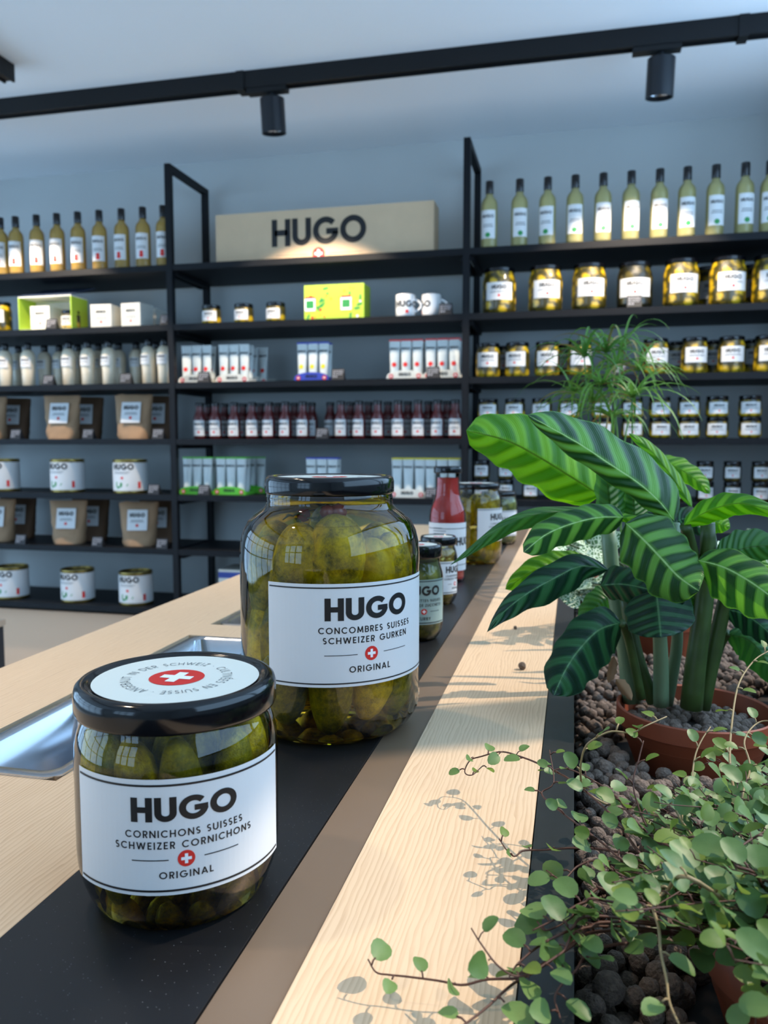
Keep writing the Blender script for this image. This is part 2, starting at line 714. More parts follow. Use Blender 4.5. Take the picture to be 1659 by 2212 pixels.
def glyph(c, w, n=14):
    h = w / 2
    if c == 'H':
        return .74, [[(h, 0), (h, 1)], [(.74 - h, 0), (.74 - h, 1)], [(h, .5), (.74 - h, .5)]]
    if c == 'U':
        r = .37 - h
        return .74, [[(h, 1), (h, .37)] + arc(.37, .36, r, .36 - h, 180, 360, n) + [(.74 - h, 1)]]
    if c == 'G':
        r = .5 - h
        return .98, [arc(.5, .5, r, r, 42, 352, n + 8), [(.52, .47), (.98, .47)]]
    if c == 'O':
        r = .5 - h
        return 1.0, [arc(.5, .5, r, r, 0, 360, n + 8)]
    if c == 'C':
        r = .5 - h
        return .86, [arc(.5, .5, r, r, 44, 316, n + 4)]
    if c in 'RPB':
        r = .25 if c != 'B' else .23
        y0 = 1 - h - 2 * (.27 - h / 2) if c != 'B' else .52
        ry = (1 - h - y0) / 2
        bowl = [(h, 1 - h), (.34, 1 - h)] + arc(.34, y0 + ry, .24 - h * .6, ry, 90, -90, n // 2) + [(h, y0)]
        st = [[(h, 0), (h, 1)], bowl]
        if c == 'R':
            st.append([(.3, y0), (.56 - h * .4, 0)])
        if c == 'B':
            ry2 = (y0 - h) / 2
            st.append([(h, y0), (.36, y0)] + arc(.36, h + ry2, .26 - h * .6, ry2, 90, -90, n // 2) + [(h, h)])
        return .6, st
    if c == 'N':
        return .78, [[(h, 0), (h, 1)], [(.78 - h, 0), (.78 - h, 1)], [(h, .96), (.78 - h, .04)]]
    if c == 'I':
        return w, [[(h, 0), (h, 1)]]
    if c == 'S':
        ry = (1 - w) / 4
        rx = .27 - h
        return .54, [arc(.27, 1 - h - ry, rx, ry, 35, 265, n) + arc(.27, h + ry, rx, ry, 85, -145, n)]
    if c in 'EÉ':
        st = [[(h, 0), (h, 1)], [(h, 1 - h), (.5, 1 - h)], [(h, .5), (.46, .5)], [(h, h), (.5, h)]]
        if c == 'É':
            st.append([(.2, 1.1), (.36, 1.3)])
        return .52, st
    if c == 'L':
        return .48, [[(h, 0), (h, 1)], [(h, h), (.48, h)]]
    if c == 'A':
        return .84, [[(h * .9, 0), (.42, .96)], [(.84 - h * .9, 0), (.42, .96)], [(.2, .28), (.64, .28)]]
    if c == 'V':
        return .8, [[(h, 1), (.4, .05)], [(.8 - h, 1), (.4, .05)]]
    if c == 'M':
        return .94, [[(h, 0), (h + .06, 1)], [(.94 - h, 0), (.94 - h - .06, 1)], [(h + .06, .95), (.47, .15)], [(.88 - h, .95), (.47, .15)]]
    if c == 'W':
        return 1.18, [[(h * .9, 1), (.32, .03)], [(.32, .03), (.59, .95)], [(.59, .95), (.86, .03)], [(.86, .03), (1.18 - h * .9, 1)]]
    if c == 'Z':
        return .58, [[(.02, 1 - h), (.56, 1 - h)], [(.52, .94), (.06, .06)], [(.02, h), (.58, h)]]
    if c == 'K':
        return .66, [[(h, 0), (h, 1)], [(h, .42), (.6, 1)], [(.22, .55), (.62, 0)]]
    if c == 'T':
        return .58, [[(.29, 0), (.29, 1)], [(0, 1 - h), (.58, 1 - h)]]
    if c == 'Y':
        return .7, [[(.35, 0), (.35, .45)], [(.35, .42), (h * .8, 1)], [(.35, .42), (.7 - h * .8, 1)]]
    if c == 'D':
        return .76, [[(h, 0), (h, 1)], [(h, 1 - h), (.28, 1 - h)] + arc(.28, .5, .48 - h, .5 - h, 90, -90, n) + [(h, h)]]
    if c == '·':
        return .2, [[(.02, .4), (.18, .4)]]
    return .36, []


def stroke(pts, w, cap=0.0):
    pts = [Vector(p) for p in pts]
    if len(pts) == 2:
        k = max(1, int((pts[1] - pts[0]).length / .25))
        pts = [pts[0].lerp(pts[1], i / k) for i in range(k + 1)]
    closed = (pts[0] - pts[-1]).length < 1e-4
    L_, R_ = [], []
    n = len(pts)
    for i, p in enumerate(pts):
        a = pts[i - 1] if i > 0 else (pts[-2] if closed else None)
        b = pts[i + 1] if i < n - 1 else (pts[1] if closed else None)
        d = ((p - a).normalized() if a is not None else Vector((0, 0))) + ((b - p).normalized() if b is not None else Vector((0, 0)))
        d.normalize()
        q = Vector((-d.y, d.x))
        L_.append(p + q * w / 2)
        R_.append(p - q * w / 2)
    return [[R_[i], R_[i + 1], L_[i + 1], L_[i]] for i in range(n - 1)]


def text(s, h, w, sp=.14, u=0.0, v=0.0, align='c', n=14, width=None):
    x = 0
    polys = []
    for c in s:
        a, st = glyph(c, w, n)
        for q in st:
            for f in stroke(q, w):
                polys.append([(p[0] + x, p[1]) for p in f])
        x += a + sp
    x -= sp
    k = 1.0
    if width:
        k = width / (x * h)
    off = {'c': x / 2, 'l': 0, 'r': x}[align]
    return [[(u + (p[0] - off) * h * k, v + p[1] * h) for p in f] for f in polys]


def rect(u0, v0, u1, v1, n=1):
    return [[(u0 + (u1 - u0) * i / n, v0), (u0 + (u1 - u0) * (i + 1) / n, v0), (u0 + (u1 - u0) * (i + 1) / n, v1), (u0 + (u1 - u0) * i / n, v1)] for i in range(n)]


def disc(u, v, r, n=20):
    return [[(u, v), (u + r * cos(2 * pi * i / n), v + r * sin(2 * pi * i / n)), (u + r * cos(2 * pi * (i + 1) / n), v + r * sin(2 * pi * (i + 1) / n))] for i in range(n)]


def cross(u, v, r):
    a, b = r * .60, r * .185
    return rect(u - a, v - b, u + a, v + b) + rect(u - b, v + b, u + b, v + a) + rect(u - b, v - a, u + b, v - b)


def on(polys, mp, off, name, mat):
    mb = MB()
    for p in polys:
        n = len(mb.v)
        mb.v += [tuple(mp(u, v, off)) for u, v in p]
        mb.f.append(tuple(range(n, n + len(p))))
    return (name, mb.mesh(name, mat))


def cyl(R, az):
    a0 = radians(az)

    def m(u, v, off):
        a = a0 + u / R
        return ((R + off) * sin(a), -(R + off) * cos(a), v)
    return m


def flat(y, x0=0.0, z0=0.0):
    return lambda u, v, off: (x0 + u, y - off, z0 + v)


def simple_label(mp, w, z0, z1, sub, eps=.0006, mat='label_white', n=10, dot=True, green=None, textw=.62, low=True, wt=.24):
    """label patch with the four-letter name, a red emblem and two fine lines of print"""
    hh = z1 - z0
    s = []
    th = min(hh * .24, w * .76 / 3.7)
    s.append(on(text('HUGO', th, wt, .08, 0, z0 + hh * (.84) - th, n=6), mp, eps * 1.6, 'lettering', 'ink'))
    fine = rect(-w * .3, z0 + hh * .47, w * .3, z0 + hh * .50, 4) + rect(-w * .34, z0 + hh * .40, w * .34, z0 + hh * .43, 4)
    s.append(on(fine, mp, eps * 1.6, 'small_print', 'ink_grey'))
    if dot:
        s.append(on(disc(0, z0 + hh * .24, hh * .075, 12), mp, eps * 1.6, 'emblem', 'swiss_red'))
    if green:
        s.append(on(disc(0, z0 + hh * .12, hh * .09, 10), mp, eps * 1.6, 'motif', green))
    lab = on(rect(-w / 2, z0, w / 2, z1, n), mp, eps, 'label', mat)
    return ('label', lab[1], s)


# ================================================================== THE ROOM
struct('floor', MB().box((XL - .1, YN - .1, ZF - .05), (XR + .1, YB + .1, ZF)), 'floor_paint')
struct('ceiling', MB().box((XL - .1, YN - .1, ZC), (XR + .1, YB + .1, ZC + .08)), 'ceiling_paint')
struct('wall_back', MB().box((XL - .1, YB, ZF), (XR + .1, YB + .1, ZC)), 'wall_paint')


def window_wall(name, a, b, z0, z1, mull, trans, horizontal_axis):
    """glazed front: sill wall, head, mullions and transoms"""
    mb = MB()
    t = .035
    ax = horizontal_axis

    def bx(u0, u1, q0, q1, th=t):
        if ax == 'y':
            mb.box((a - th, u0, q0), (a + th, u1, q1))
        else:
            mb.box((u0, a - th, q0), (u1, a + th, q1))
    u0, u1 = b
    for i in range(mull + 1):
        u = u0 + (u1 - u0) * i / mull
        bx(u - .03, u + .03, z0, z1)
    for q in trans:
        bx(u0, u1, q - .025, q + .025, .025)
    return struct(name, mb, 'frame_grey')


struct('wall_right', MB().box((XR, YN, ZF), (XR + .1, YB, .22)).box((XR, YN, .22), (XR + .1, -.7, ZC)).box((XR, 2.8, .22), (XR + .1, YB, ZC)), 'wall_paint')
struct('wall_near', MB().box((XL, YN - .1, ZF), (XR, YN, -.06)).box((XL, YN - .1, 1.30), (XR, YN, ZC)).box((XL, YN - .1, -.06), (-2.7, YN, 1.30)).box((-1.1, YN - .1, -.06), (XR, YN, 1.30)), 'wall_paint')
struct('wall_left', MB().box((XL - .1, YN, ZF), (XL, YB, -.78)).box((XL - .1, YN, 1.32), (XL, YB, ZC)).box((XL - .1, YN, -.78), (XL, -2.1, 1.32)).box((XL - .1, 2.7, -.78), (XL, YB, 1.32)), 'wall_paint')
window_wall('window_1', XR + .05, (-.7, 2.8), .22, ZC, 2, (.24, 1.43), 'y')
window_wall('window_2', YN - .05, (-2.7, -1.1), -.06, 1.30, 3, (-.04, .62, 1.28), 'x')
window_wall('window_3', XL - .05, (-2.1, 2.7), -.78, 1.32, 6, (-.76, .0, .66, 1.30), 'y')

# ------------------------------------------------------------------ track lighting
YT = 2.655


def track(name, x0, x1, y0, y1, label):
    r = empty(name, ((x0 + x1) / 2, (y0 + y1) / 2, ZC))
    tag(r, label, 'track')
    cx, cy = (x0 + x1) / 2, (y0 + y1) / 2
    mb = MB()
    lx = x1 - x0 > y1 - y0
    w = .017
    for s in (-1, 1):
        if lx:
            mb.box((x0 - cx, s * w - .004, -.056), (x1 - cx, s * w + .004, 0))
        else:
            mb.box((s * w - .004, y0 - cy, -.056), (s * w + .004, y1 - cy, 0))
    if lx:
        mb.box((x0 - cx, -w, -.05), (x1 - cx, w, 0))
    else:
        mb.box((-w, y0 - cy, -.05), (w, y1 - cy, 0))
    link('rail', mb.mesh('rail', 'rail_black'), r)
    return r, cx, cy


tr, cx, cy = track('track_rail', -4.0, .82, YT - .021, YT + .021, 'long black lighting track across the ceiling in front of the shelves')
for x in (-1.115, .46):
    mb = MB().box((x - cx - .014, -.026, -.062), (x - cx + .014, .026, -.0))
    link('coupler', mb.mesh('coupler', 'rail_black'), tr)
track('track_rail', -1.862, -1.82, -1.2, 2.42, 'second black lighting track whose end shows at the upper left corner')


def spot_lamp(x, aim, label, energy, YT=YT, group='spotlights on the long ceiling track', size=84, soft=.025, blend=.25):
    r = empty('track_spotlight', (x, YT, ZC - .056))
    tag(r, label, 'spotlight', group)
    link('adapter', MB().box((-.075, -.018, -.016), (.065, .018, 0)).mesh('adapter', 'rail_black'), r)
    top = Vector((.01, 0, -.032))
    d = (Vector(aim) - (Vector((x, YT, ZC - .056)) + top)).normalized()
    dv = Vector((d.x * .35, d.y * .35, -1)).normalized()
    link('joint', MB().tube([(0.01, 0, -.016), (0.01, 0, -.036)], .008, 10).mesh('joint', 'lamp_black', 40), r)
    q = (-dv).to_track_quat('Z', 'Y').to_matrix().to_4x4()
    M = Matrix.Translation(top) @ q
    R_ = .0410
    can = MB().lathe([(0, 0), (.037, 0), (R_, -.003), (R_, -.112), (.038, -.112), (.038, -.095)], 32).xf(M)
    can = link('lamp_housing', can.mesh('lamp_housing', 'lamp_black', 40), r)
    ref = MB().lathe([(.038, -.098), (.02, -.07), (0, -.066)], 24).xf(M)
    link('reflector', ref.mesh('reflector', 'steel', 60), can)
    l = bpy.data.lights.new('spot_beam', 'SPOT')
    l.energy = energy
    l.color = (1.0, .82, .62)
    l.spot_size = radians(size)
    l.spot_blend = blend
    l.shadow_soft_size = soft
    o = bpy.data.objects.new('spot_beam', l)
    COL.objects.link(o)
    o.parent = r
    o.location = top + dv * .114
    o.rotation_euler = (-d).to_track_quat('Z', 'Y').to_euler()


spot_lamp(-2.26, (-2.15, 3.03, .35), 'black spotlight at the left end of the long track, aimed at the bottles', 60)
spot_lamp(-1.02, (-.98, 3.03, .35), 'left black cylinder spotlight hanging from the track above the sign', 55)
spot_lamp(.225, (.16, 3.03, .40), 'right black cylinder spotlight hanging from the track above the yellow bottles', 60)

track('track_rail', -.841, -.799, -1.6, 2.0, 'unseen black lighting track added above the worktop for warm light')  # unseen track added to give the worktop warm light from above
for k_, yl in enumerate((1.55, .85, .15)):  # lamps added out of view to warm the worktop
    spot_lamp(-.82, (-.62, yl, 0), ORD[k_] + ' added unseen spotlight from the shelves, warming the worktop from above', 30, yl, 'added unseen spotlights above the worktop', 66, .03, .9)

# ------------------------------------------------------------------ shelving
SY0, SY1 = 3.03, 3.38
SZ = [.918, .681, .447, .219, -.011, -.238, -.492]
SB = empty('shelving_unit', (-.4, 3.2, -.55))
tag(SB, 'tall black steel shelving unit with three bays along the back wall', 'shelf')
ox, oy, oz = -.4, 3.2, -.55


def sbox(name, a, b):
    return link(name, MB().box((a[0] - ox, a[1] - oy, a[2] - oz), (b[0] - ox, b[1] - oy, b[2] - oz)).mesh(name, 'black_steel'), SB)


posts = [-2.80, -1.60, -.40, .80]
for x in posts:
    sbox('post', (x - .0125, SY0 - .002, -.53), (x + .0125, SY0 + .023, 1.312))
    sbox('post', (x - .0125, SY1 - .023, -.53), (x + .0125, SY1 + .002, 1.312))
    sbox('top_bar', (x - .0125, SY0 + .023, 1.287), (x + .0125, SY1 - .023, 1.312))
for i in range(3):
    for k, z in enumerate(SZ):
        x0, x1 = posts[i] + .0125, posts[i + 1] - .0125
        sbox('shelf_board', (x0, SY0, z - .024), (x1, SY1, z))
        for xx in (x0, x1 - .012):
            sbox('bracket', (xx, SY0 + .024, z - .040), (xx + .012, SY1 - .024, z - .024))
pl = link('shelf_plinth', MB().box((-4.1, SY0 + .04, ZF), (.80, YB - .002, -.535)).mesh('shelf_plinth', 'plinth_paint'))
tag(pl, 'beige painted plinth under the black shelves', 'plinth')

# ================================================================== PROTOTYPE GOODS
def bottle_proto(mat, motif, lcol):
    prof = [(0, .003), (.026, .001), (.030, .004), (.0305, .012), (.0305, .152), (.0299, .163), (.0275, .173), (.0225, .181), (.0168, .187), (.0138, .194), (.0130, .205), (.013, .222)]
    body = MB().lathe(prof, 24).mesh('bottle_glass', mat, 60)
    cap = MB().lathe([(.0140, .198), (.0148, .200), (.0148, .243), (.0135, .245), (0, .245)], 16).mesh('cap', 'cap_black', 40)
    lab = simple_label(cyl(.0305, 0), .058, .034, .136, None, .0008, n=8, dot=(motif == 'swiss_red'), textw=.5, green=(motif if motif != 'swiss_red' else None), wt=.22)
    if motif == 'swiss_red':
        lab[2].append(on(disc(0, .047, .0085, 12), cyl(.0305, 0), .0013, 'motif', 'swiss_red'))
    return [('bottle_glass', body), ('cap', cap), lab]


def jar_proto(R, Hh, content, lz0, lz1, labw, az=0, neck=.86, lidh=.013):
    zs = Hh - lidh
    prof = [(0, .002), (R * .78, 0), (R * .92, .004), (R, Hh * .12), (R, Hh * .70), (R * .96, Hh * .77), (R * neck, zs - .006), (R * neck, zs)]
    body = MB().lathe(prof, 26).mesh('filled_glass', content, 60)
    rl = R * (neck + .06)
    lid = MB().lathe([(rl * .97, zs - .002), (rl, zs), (rl, Hh - .002), (rl * .95, Hh), (rl * .86, Hh - .001), (0, Hh - .001)], 24).mesh('lid', 'lid_black', 40)
    return [('filled_glass', body), ('lid', lid), simple_label(cyl(R, az), labw, lz0, lz1, None, .0008)]


def ketchup_proto():
    prof = [(0, .002), (.022, 0), (.025, .005), (.025, .078), (.024, .088), (.019, .102), (.0155, .114), (.0145, .138)]
    body = MB().lathe(prof, 20).mesh('filled_glass', 'ketchup_shaded', 60)
    cap = MB().lathe([(.0165, .134), (.0172, .136), (.0172, .147), (.016, .149), (0, .149)], 16).mesh('cap', 'cap_black', 40)
    return [('filled_glass', body), ('cap', cap), simple_label(cyl(.025, 4), .052, .012, .076, None, .0008)]


def squeeze_proto():
    prof = [(0, .001), (.024, 0), (.0265, .004), (.0275, .06), (.031, .11), (.031, .128), (.027, .145), (.018, .156), (.012, .160)]
    body = MB().lathe(prof, 22).mesh('bottle_body', 'dressing', 60)
    cap = MB().lathe([(.0135, .156), (.015, .158), (.0155, .182), (.013, .188), (0, .189)], 16).mesh('cap', 'cap_black', 40)
    mp = cyl(.0298, 0)
    lab = on(rect(-.024, .082, .024, .122, 6), cyl(.0315, 0), .0004, 'label', 'label_white')
    s = [on(text('HUGO', .009, .22, .08, 0, .109, n=5), cyl(.0315, 0), .0012, 'lettering', 'ink')]
    s.append(on(rect(-.016, .098, .016, .1, 3), cyl(.0315, 0), .0012, 'small_print', 'ink_grey'))
    return [('bottle_body', body), ('cap', cap), ('label', lab[1], s)]


def bag_proto(mat, seed, w=.085, h=.188):
    r = random.Random(seed)
    v, f = [], []
    nz, n = 12, 24
    for k in range(nz + 1):
        t = k / nz
        dep = .045 * (1 - t) ** .8 + .0025
        ww = w * (.80 + .2 * t) * (1 if t > .05 else .95)
        for i in range(n):
            a = 2 * pi * i / n
            c, s = cos(a), sin(a)
            x = ww * (abs(c) ** .75) * (1 if c > 0 else -1)
            y = dep * (abs(s) ** .8) * (1 if s > 0 else -1)
            q = noise.noise(Vector((x * 40 + seed, y * 40, t * 7))) * .008 * (1 - t * .6)
            v.append((x + q * .4, y + q, t * h + (noise.noise(Vector((x * 30, seed, 0))) * .006 if t == 1 else 0)))
    for k in range(nz):
        for i in range(n):
            j = (i + 1) % n
            f.append((k * n + i, k * n + j, (k + 1) * n + j, (k + 1) * n + i))
    f.append(tuple(range(n))[::-1])
    f.append(tuple(nz * n + i for i in range(n)))
    body = MB().add(v, f).mesh('pouch', mat, 50)

    def mp(u, vv, off):
        t = vv / h
        return (u, -(.045 * (1 - t) ** .8 + .0025) - .007 - off, vv)
    lab = simple_label(mp, .085, .068, .155, None, .0008, n=4, wt=.26)
    return [('pouch', body), lab]


def can_proto():
    R = .0715
    prof = [(0, .003), (.066, .003), (.070, 0), (R, .003), (.0705, .008), (.0705, .134), (R, .138), (.0700, .143), (.067, .143), (.0665, .136), (0, .136)]
    body = MB().lathe(prof, 36).mesh('tin_body', 'tin', 40)
    mp = cyl(.0712, 0)
    s = [on(text('HUGO', .026, .24, .08, -.012, .100, n=6), mp, .001, 'lettering', 'ink'),
         on(rect(-.055, .090, .02, .092, 6) + rect(-.055, .084, .012, .086, 6), mp, .001, 'small_print', 'ink_grey'),
         on(disc(-.014, .066, .006, 10), mp, .001, 'emblem', 'swiss_red'),
         on([[(-.045, .030), (-.020, .026), (-.018, .046), (-.044, .050)], [(-.020, .028), (.008, .032), (.012, .040), (-.018, .046)], [(-.040, .022), (-.030, .022), (-.022, .030), (-.040, .032)]],
            mp, .001, 'motif', 'green_print'),
         on(rect(.052, .022, .064, .05, 2), mp, .001, 'stamp', 'swiss_red')]
    lab = on(rect(-.2235, .012, .2235, .130, 48), mp, .0002, 'label', 'label_white')
    return [('tin_body', body), ('label', lab[1], s)]


def tube_proto(tip, motif, mcol):
    v, f = [], []
    n, nz = 16, 6
    for k in range(nz + 1):
        t = k / nz
        z = .018 + t * .130
        for i in range(n):
            a = 2 * pi * i / n
            v.append(((.017 + .004 * t) * cos(a), (.017 * (1 - t) + .0012) * sin(a), z))
    for k in range(nz):
        for i in range(n):
            j = (i + 1) % n
            f.append((k * n + i, k * n + j, (k + 1) * n + j, (k + 1) * n + i))
    f.append(tuple(nz * n + i for i in range(n)))
    body = MB().add(v, f).mesh('tube_body', 'tube_white', 60)
    cap = MB().lathe([(0, 0), (.013, 0), (.014, .002), (.0145, .018), (0, .018)], 14).mesh('cap', 'tube_white', 40)
    crimp = MB().box((-.0215, -.0018, .146), (.0215, .0018, .152)).mesh('crimp', tip)

    def mp(u, vv, off):
        t = (vv - .018) / .130
        x = max(-.99, min(.99, u / (.017 + .004 * t)))
        return (u, -(.017 * (1 - t) + .0012) * sqrt(1 - x * x) - off, vv)
    s = [on(text('HUGO', .009, .24, .08, 0, .112, n=4), mp, .0012, 'lettering', 'ink')]
    if mcol:
        s.append(on(disc(0, .055, .0095, 8), mp, .0012, 'motif', mcol))

    body_part = ('tube_body', body, s)
    return [body_part, ('cap', cap), ('crimp', crimp)]


def tray_proto(mat, dots=True):
    v, f = [], []
    w, d = .072, .05
    prof = [(-w, 0), (w, 0), (w, .014)] + [(w * cos(radians(a)) * .98, .014 + .02 * sin(radians(a))) for a in range(0, 181, 15)] + [(-w, .014)]
    n = len(prof)
    mb = MB().add([(x, -d, z) for x, z in prof] + [(x, -d + .002, z) for x, z in prof],
                  [tuple(range(n)), tuple(range(2 * n - 1, n - 1, -1))] + [(i, n + i, n + (i + 1) % n, (i + 1) % n) for i in range(n)])
    mb.box((-w, -d + .002, 0), (w, d, .002)).box((-w, -d + .002, .002), (-w + .002, d, .014)).box((w - .002, -d + .002, .002), (w, d, .014)).box((-w + .002, d - .002, .002), (w - .002, d, .03))
    body = mb.mesh('carton_tray', mat)
    mp = flat(-d)
    s = [on(text('HUGO', .013, .24, .08, 0, .012, n=5), mp, .001, 'lettering', 'ink')]
    for u in (-.054, .054):
        s.append(on(disc(u, .012, .009, 12), mp, .001, 'emblem', 'swiss_red'))
        s.append(on(cross(u, .012, .008), mp, .0016, 'emblem_cross', 'white_print'))
    return [('carton_tray', body, s)]


def cube_proto():
    b = .046
    body = MB().box((-b, -b, 0), (b, b, .096)).mesh('carton', 'carton_white')
    mp = flat(-b)
    s = [on(text('HUGO', .012, .24, .08, 0, .060, n=5), mp, .001, 'lettering', 'ink'), on(rect(-.024, .045, .024, .047) + rect(-.028, .036, .028, .038), mp, .001, 'small_print', 'ink_grey'),
         on(disc(0, .024, .005, 10), mp, .001, 'emblem', 'swiss_red')]
    return [('carton', body, s)]


def card_proto(w=.05, h=.042):
    t = .10
    v = [(-w / 2, -.012, 0), (w / 2, -.012, 0), (w / 2, -.002, h), (-w / 2, -.002, h), (-w / 2, .02, 0), (w / 2, .02, 0)]
    body = MB().add(v, [(0, 1, 2, 3), (3, 2, 5, 4), (0, 3, 4), (1, 5, 2), (0, 4, 5, 1)]).mesh('card', 'card_black')

    def mp(u, vv, off):
        return (u, -.012 + .010 * vv / h - off, vv)
    r = random.Random(5)
    ps = []
    for row, z in enumerate((.032, .025, .018, .008)):
        x = -w * .4
        while x < w * .36:
            l = r.uniform(.003, .008)
            ps += rect(x, z, min(x + l, w * .42), z + (.0042 if row < 3 else .007))
            x += l + .0026
            if row == 3 and x > 0:
                break
    return [('card', body, [on(ps, mp, .0008, 'chalk_writing', 'chalk')])]


def mug_proto(az):
    prof = [(0, .002), (.032, 0), (.036, .004), (.0375, .02), (.0375, .084), (.0365, .086), (.035, .084), (.034, .012), (0, .010)]
    body = MB().lathe(prof, 30).mesh('cup', 'mug_white', 50)
    pts = [(.036 + .026 * sin(pi * t) ** .8, 0, .068 - .046 * t) for t in [i / 10 for i in range(11)]]
    hd = MB().tube(pts, .0048, 8).mesh('handle', 'mug_white', 60)
    mp = cyl(.0375, az)
    s = [on(text('HUGO', .026, .24, .08, 0, .036, n=6), mp, .0008, 'lettering', 'ink'), on(disc(0, .02, .007, 12), mp, .0008, 'emblem', 'swiss_red')]
    return [('cup', body, s), ('handle', hd)]


SHELF = {0: 'top', 1: 'second', 2: 'third', 3: 'fourth', 4: 'fifth', 5: 'sixth', 6: 'lowest'}


def row(parts, name, pxs, k, Y, desc, where, cat, group, zadd=0.0, jit=.0, az=None, single=None):
    z = SZ[k] + .0004 + zadd
    for i, px in enumerate(pxs):
        x = shx(px, Y, z)
        lab = f'{ORD[i]} {desc} from the left, {where}' if len(pxs) > 1 else f'{desc}, {where}'
        pr = parts[i % len(parts)] if isinstance(parts[0], list) else parts
        rz = RND.uniform(-jit, jit) + (az if az is not None else 0)
        place(pr, name, (x, Y, z), rz, lab, cat, group)


# ------------------------------------------------------------------ left bay
AMB = bottle_proto('syrup_amber', 'swiss_red', None)
YEL = bottle_proto('syrup_yellow', 'green_print', None)
BIG = jar_proto(.062, .168, 'jar_pickles', .048, .112, .104)
OLV = jar_proto(.062, .165, 'jar_olive', .04, .105, .118)
MED = jar_proto(.046, .130, 'jar_pickles', .040, .094, .084, neck=.88)
SML = jar_proto(.039, .077, 'jar_pickles', .012, .052, .068, neck=.9)
SMS = jar_proto(.039, .0745, 'jar_pickles', .012, .052, .070, neck=.9)
TNY = jar_proto(.031, .073, 'jar_olive', .014, .052, .054, neck=.9)
KET = ketchup_proto()
SQZ = squeeze_proto()
BAGS = [bag_proto('kraft', s) for s in (3, 8)]
BAGD = bag_proto('kraft_dark', 5)
CAN = can_proto()
CUB = cube_proto()
CARD = card_proto()

row(AMB, 'syrup_bottle', [3, 36, 81, 125, 170, 216, 264, 310, 354], 0, 3.075, 'amber syrup bottle with red dot on label', 'top left shelf', 'bottle', 'amber syrup bottles on the top left shelf', jit=.25, az=.22)

# open gift box with a small carton and a jar in it
gx = shx(116, 3.12, SZ[1])
g = empty('gift_box', (gx, 3.12, SZ[1] + .0004))
tag(g, 'open green and yellow gift box with dark blue lid raised behind it', 'box')
w, d, h, t = .128, .06, .138, .004
mb = MB().box((-w, -d, 0), (w, d, t)).box((-w, d - t, t), (w, d, h)).box((-w, -d, t), (-w + t, d - t, h)).box((w - t, -d, t), (w, d - t, h))
bx_ = link('box_tray', mb.mesh('box_tray', 'gift_green'), g)
link('lining', MB().box((-w + t, d - t - .002, t), (w - t, d - t, h - .002)).box((-w + t, -d + .004, t), (w - t, d - t - .002, t + .002)).mesh('lining', 'gift_inside'), bx_)
link('top_panel', MB().box((-w, -d, h), (w, d, h + t)).mesh('top_panel', 'gift_inside'), g)
lid = MB().add([(-w, -d, h + t + .001), (w, -d, h + t + .001), (w + .02, d + .03, h + .055), (-w + .03, d + .03, h + .055), (-w, -d, h + t + .004), (w, -d, h + t + .004), (w + .02, d + .03, h + .059), (-w + .03, d + .03, h + .059)],
               [(0, 3, 2, 1), (4, 5, 6, 7), (0, 1, 5, 4), (1, 2, 6, 5), (2, 3, 7, 6), (3, 0, 4, 7)])
link('lid', lid.mesh('lid', 'gift_lid'), g)
place(CUB, 'condiment_carton', (shx(98, 3.105, SZ[1]), 3.115, SZ[1] + .0068), 0, 'small white carton inside the open gift box', 'box')
place(SML, 'pickle_jar', (shx(155, 3.115, SZ[1]), 3.11, SZ[1] + .0068), 0, 'small pickle jar inside the open gift box', 'jar')
row(CUB, 'condiment_carton', [230, 297], 1, 3.10, 'small white carton', 'right of the open gift box', 'box', 'white cartons on the second left shelf', jit=.12)
row(CUB, 'condiment_carton', [265, 330], 1, 3.24, 'white carton standing behind the front cartons', 'second left shelf', 'box', 'white cartons on the second left shelf', jit=.1)
row(MED, 'pickle_jar', [2], 1, 3.10, 'medium pickle jar at the left picture edge', 'second left shelf', 'jar', None)
row(CARD, 'price_card', [112, 360], 1, 3.042, 'black price card', 'second left shelf', 'card', 'price cards on the shelves')
row(SQZ, 'dressing_bottle', [13, 62, 150, 191, 236, 322, 356], 2, 3.11, 'cream dressing bottle in the front row', 'third left shelf', 'bottle', 'dressing bottles', jit=.2)
row(SQZ, 'dressing_bottle', [42, 98, 130, 170, 214, 258, 296, 338], 2, 3.20, 'cream dressing bottle in the back row', 'third left shelf', 'bottle', 'dressing bottles', jit=.2)
row(CARD, 'price_card', [106, 273], 2, 3.042, 'black price card', 'before the cream dressing bottles', 'card', 'price cards on the shelves')
row(BAGS, 'paper_pouch', [-20, 137, 291], 3, 3.125, 'kraft paper pouch in the front', 'fourth left shelf', 'pouch', 'kraft pouches', az=.10)
row(BAGD, 'paper_pouch', [30, 186, 340], 3, 3.25, 'dark brown kraft pouch behind the front ones', 'fourth left shelf', 'pouch', 'kraft pouches', az=.25)
row(CARD, 'price_card', [36, 192, 343], 3, 3.042, 'black price card', 'beside the upper kraft pouches', 'card', 'price cards on the shelves')
row(CAN, 'tin_can', [8, 148, 283], 4, 3.11, 'large white tin can', 'fifth left shelf', 'can', 'large tins', az=.18, jit=.1)
row(CARD, 'price_card', [334], 4, 3.042, 'black price card right of the third tin', 'fifth left shelf', 'card', 'price cards on the shelves')
row(BAGS, 'paper_pouch', [-2, 152, 303], 5, 3.125, 'kraft paper pouch in the front', 'sixth left shelf', 'pouch', 'kraft pouches', az=.2, jit=.06)
row(BAGD, 'paper_pouch', [44, 200, 345], 5, 3.25, 'dark brown kraft pouch behind the front ones', 'sixth left shelf', 'pouch', 'kraft pouches', az=.25)
row(CARD, 'price_card', [48, 213, 352], 5, 3.042, 'black price card', 'beside the lower kraft pouches', 'card', 'price cards on the shelves')
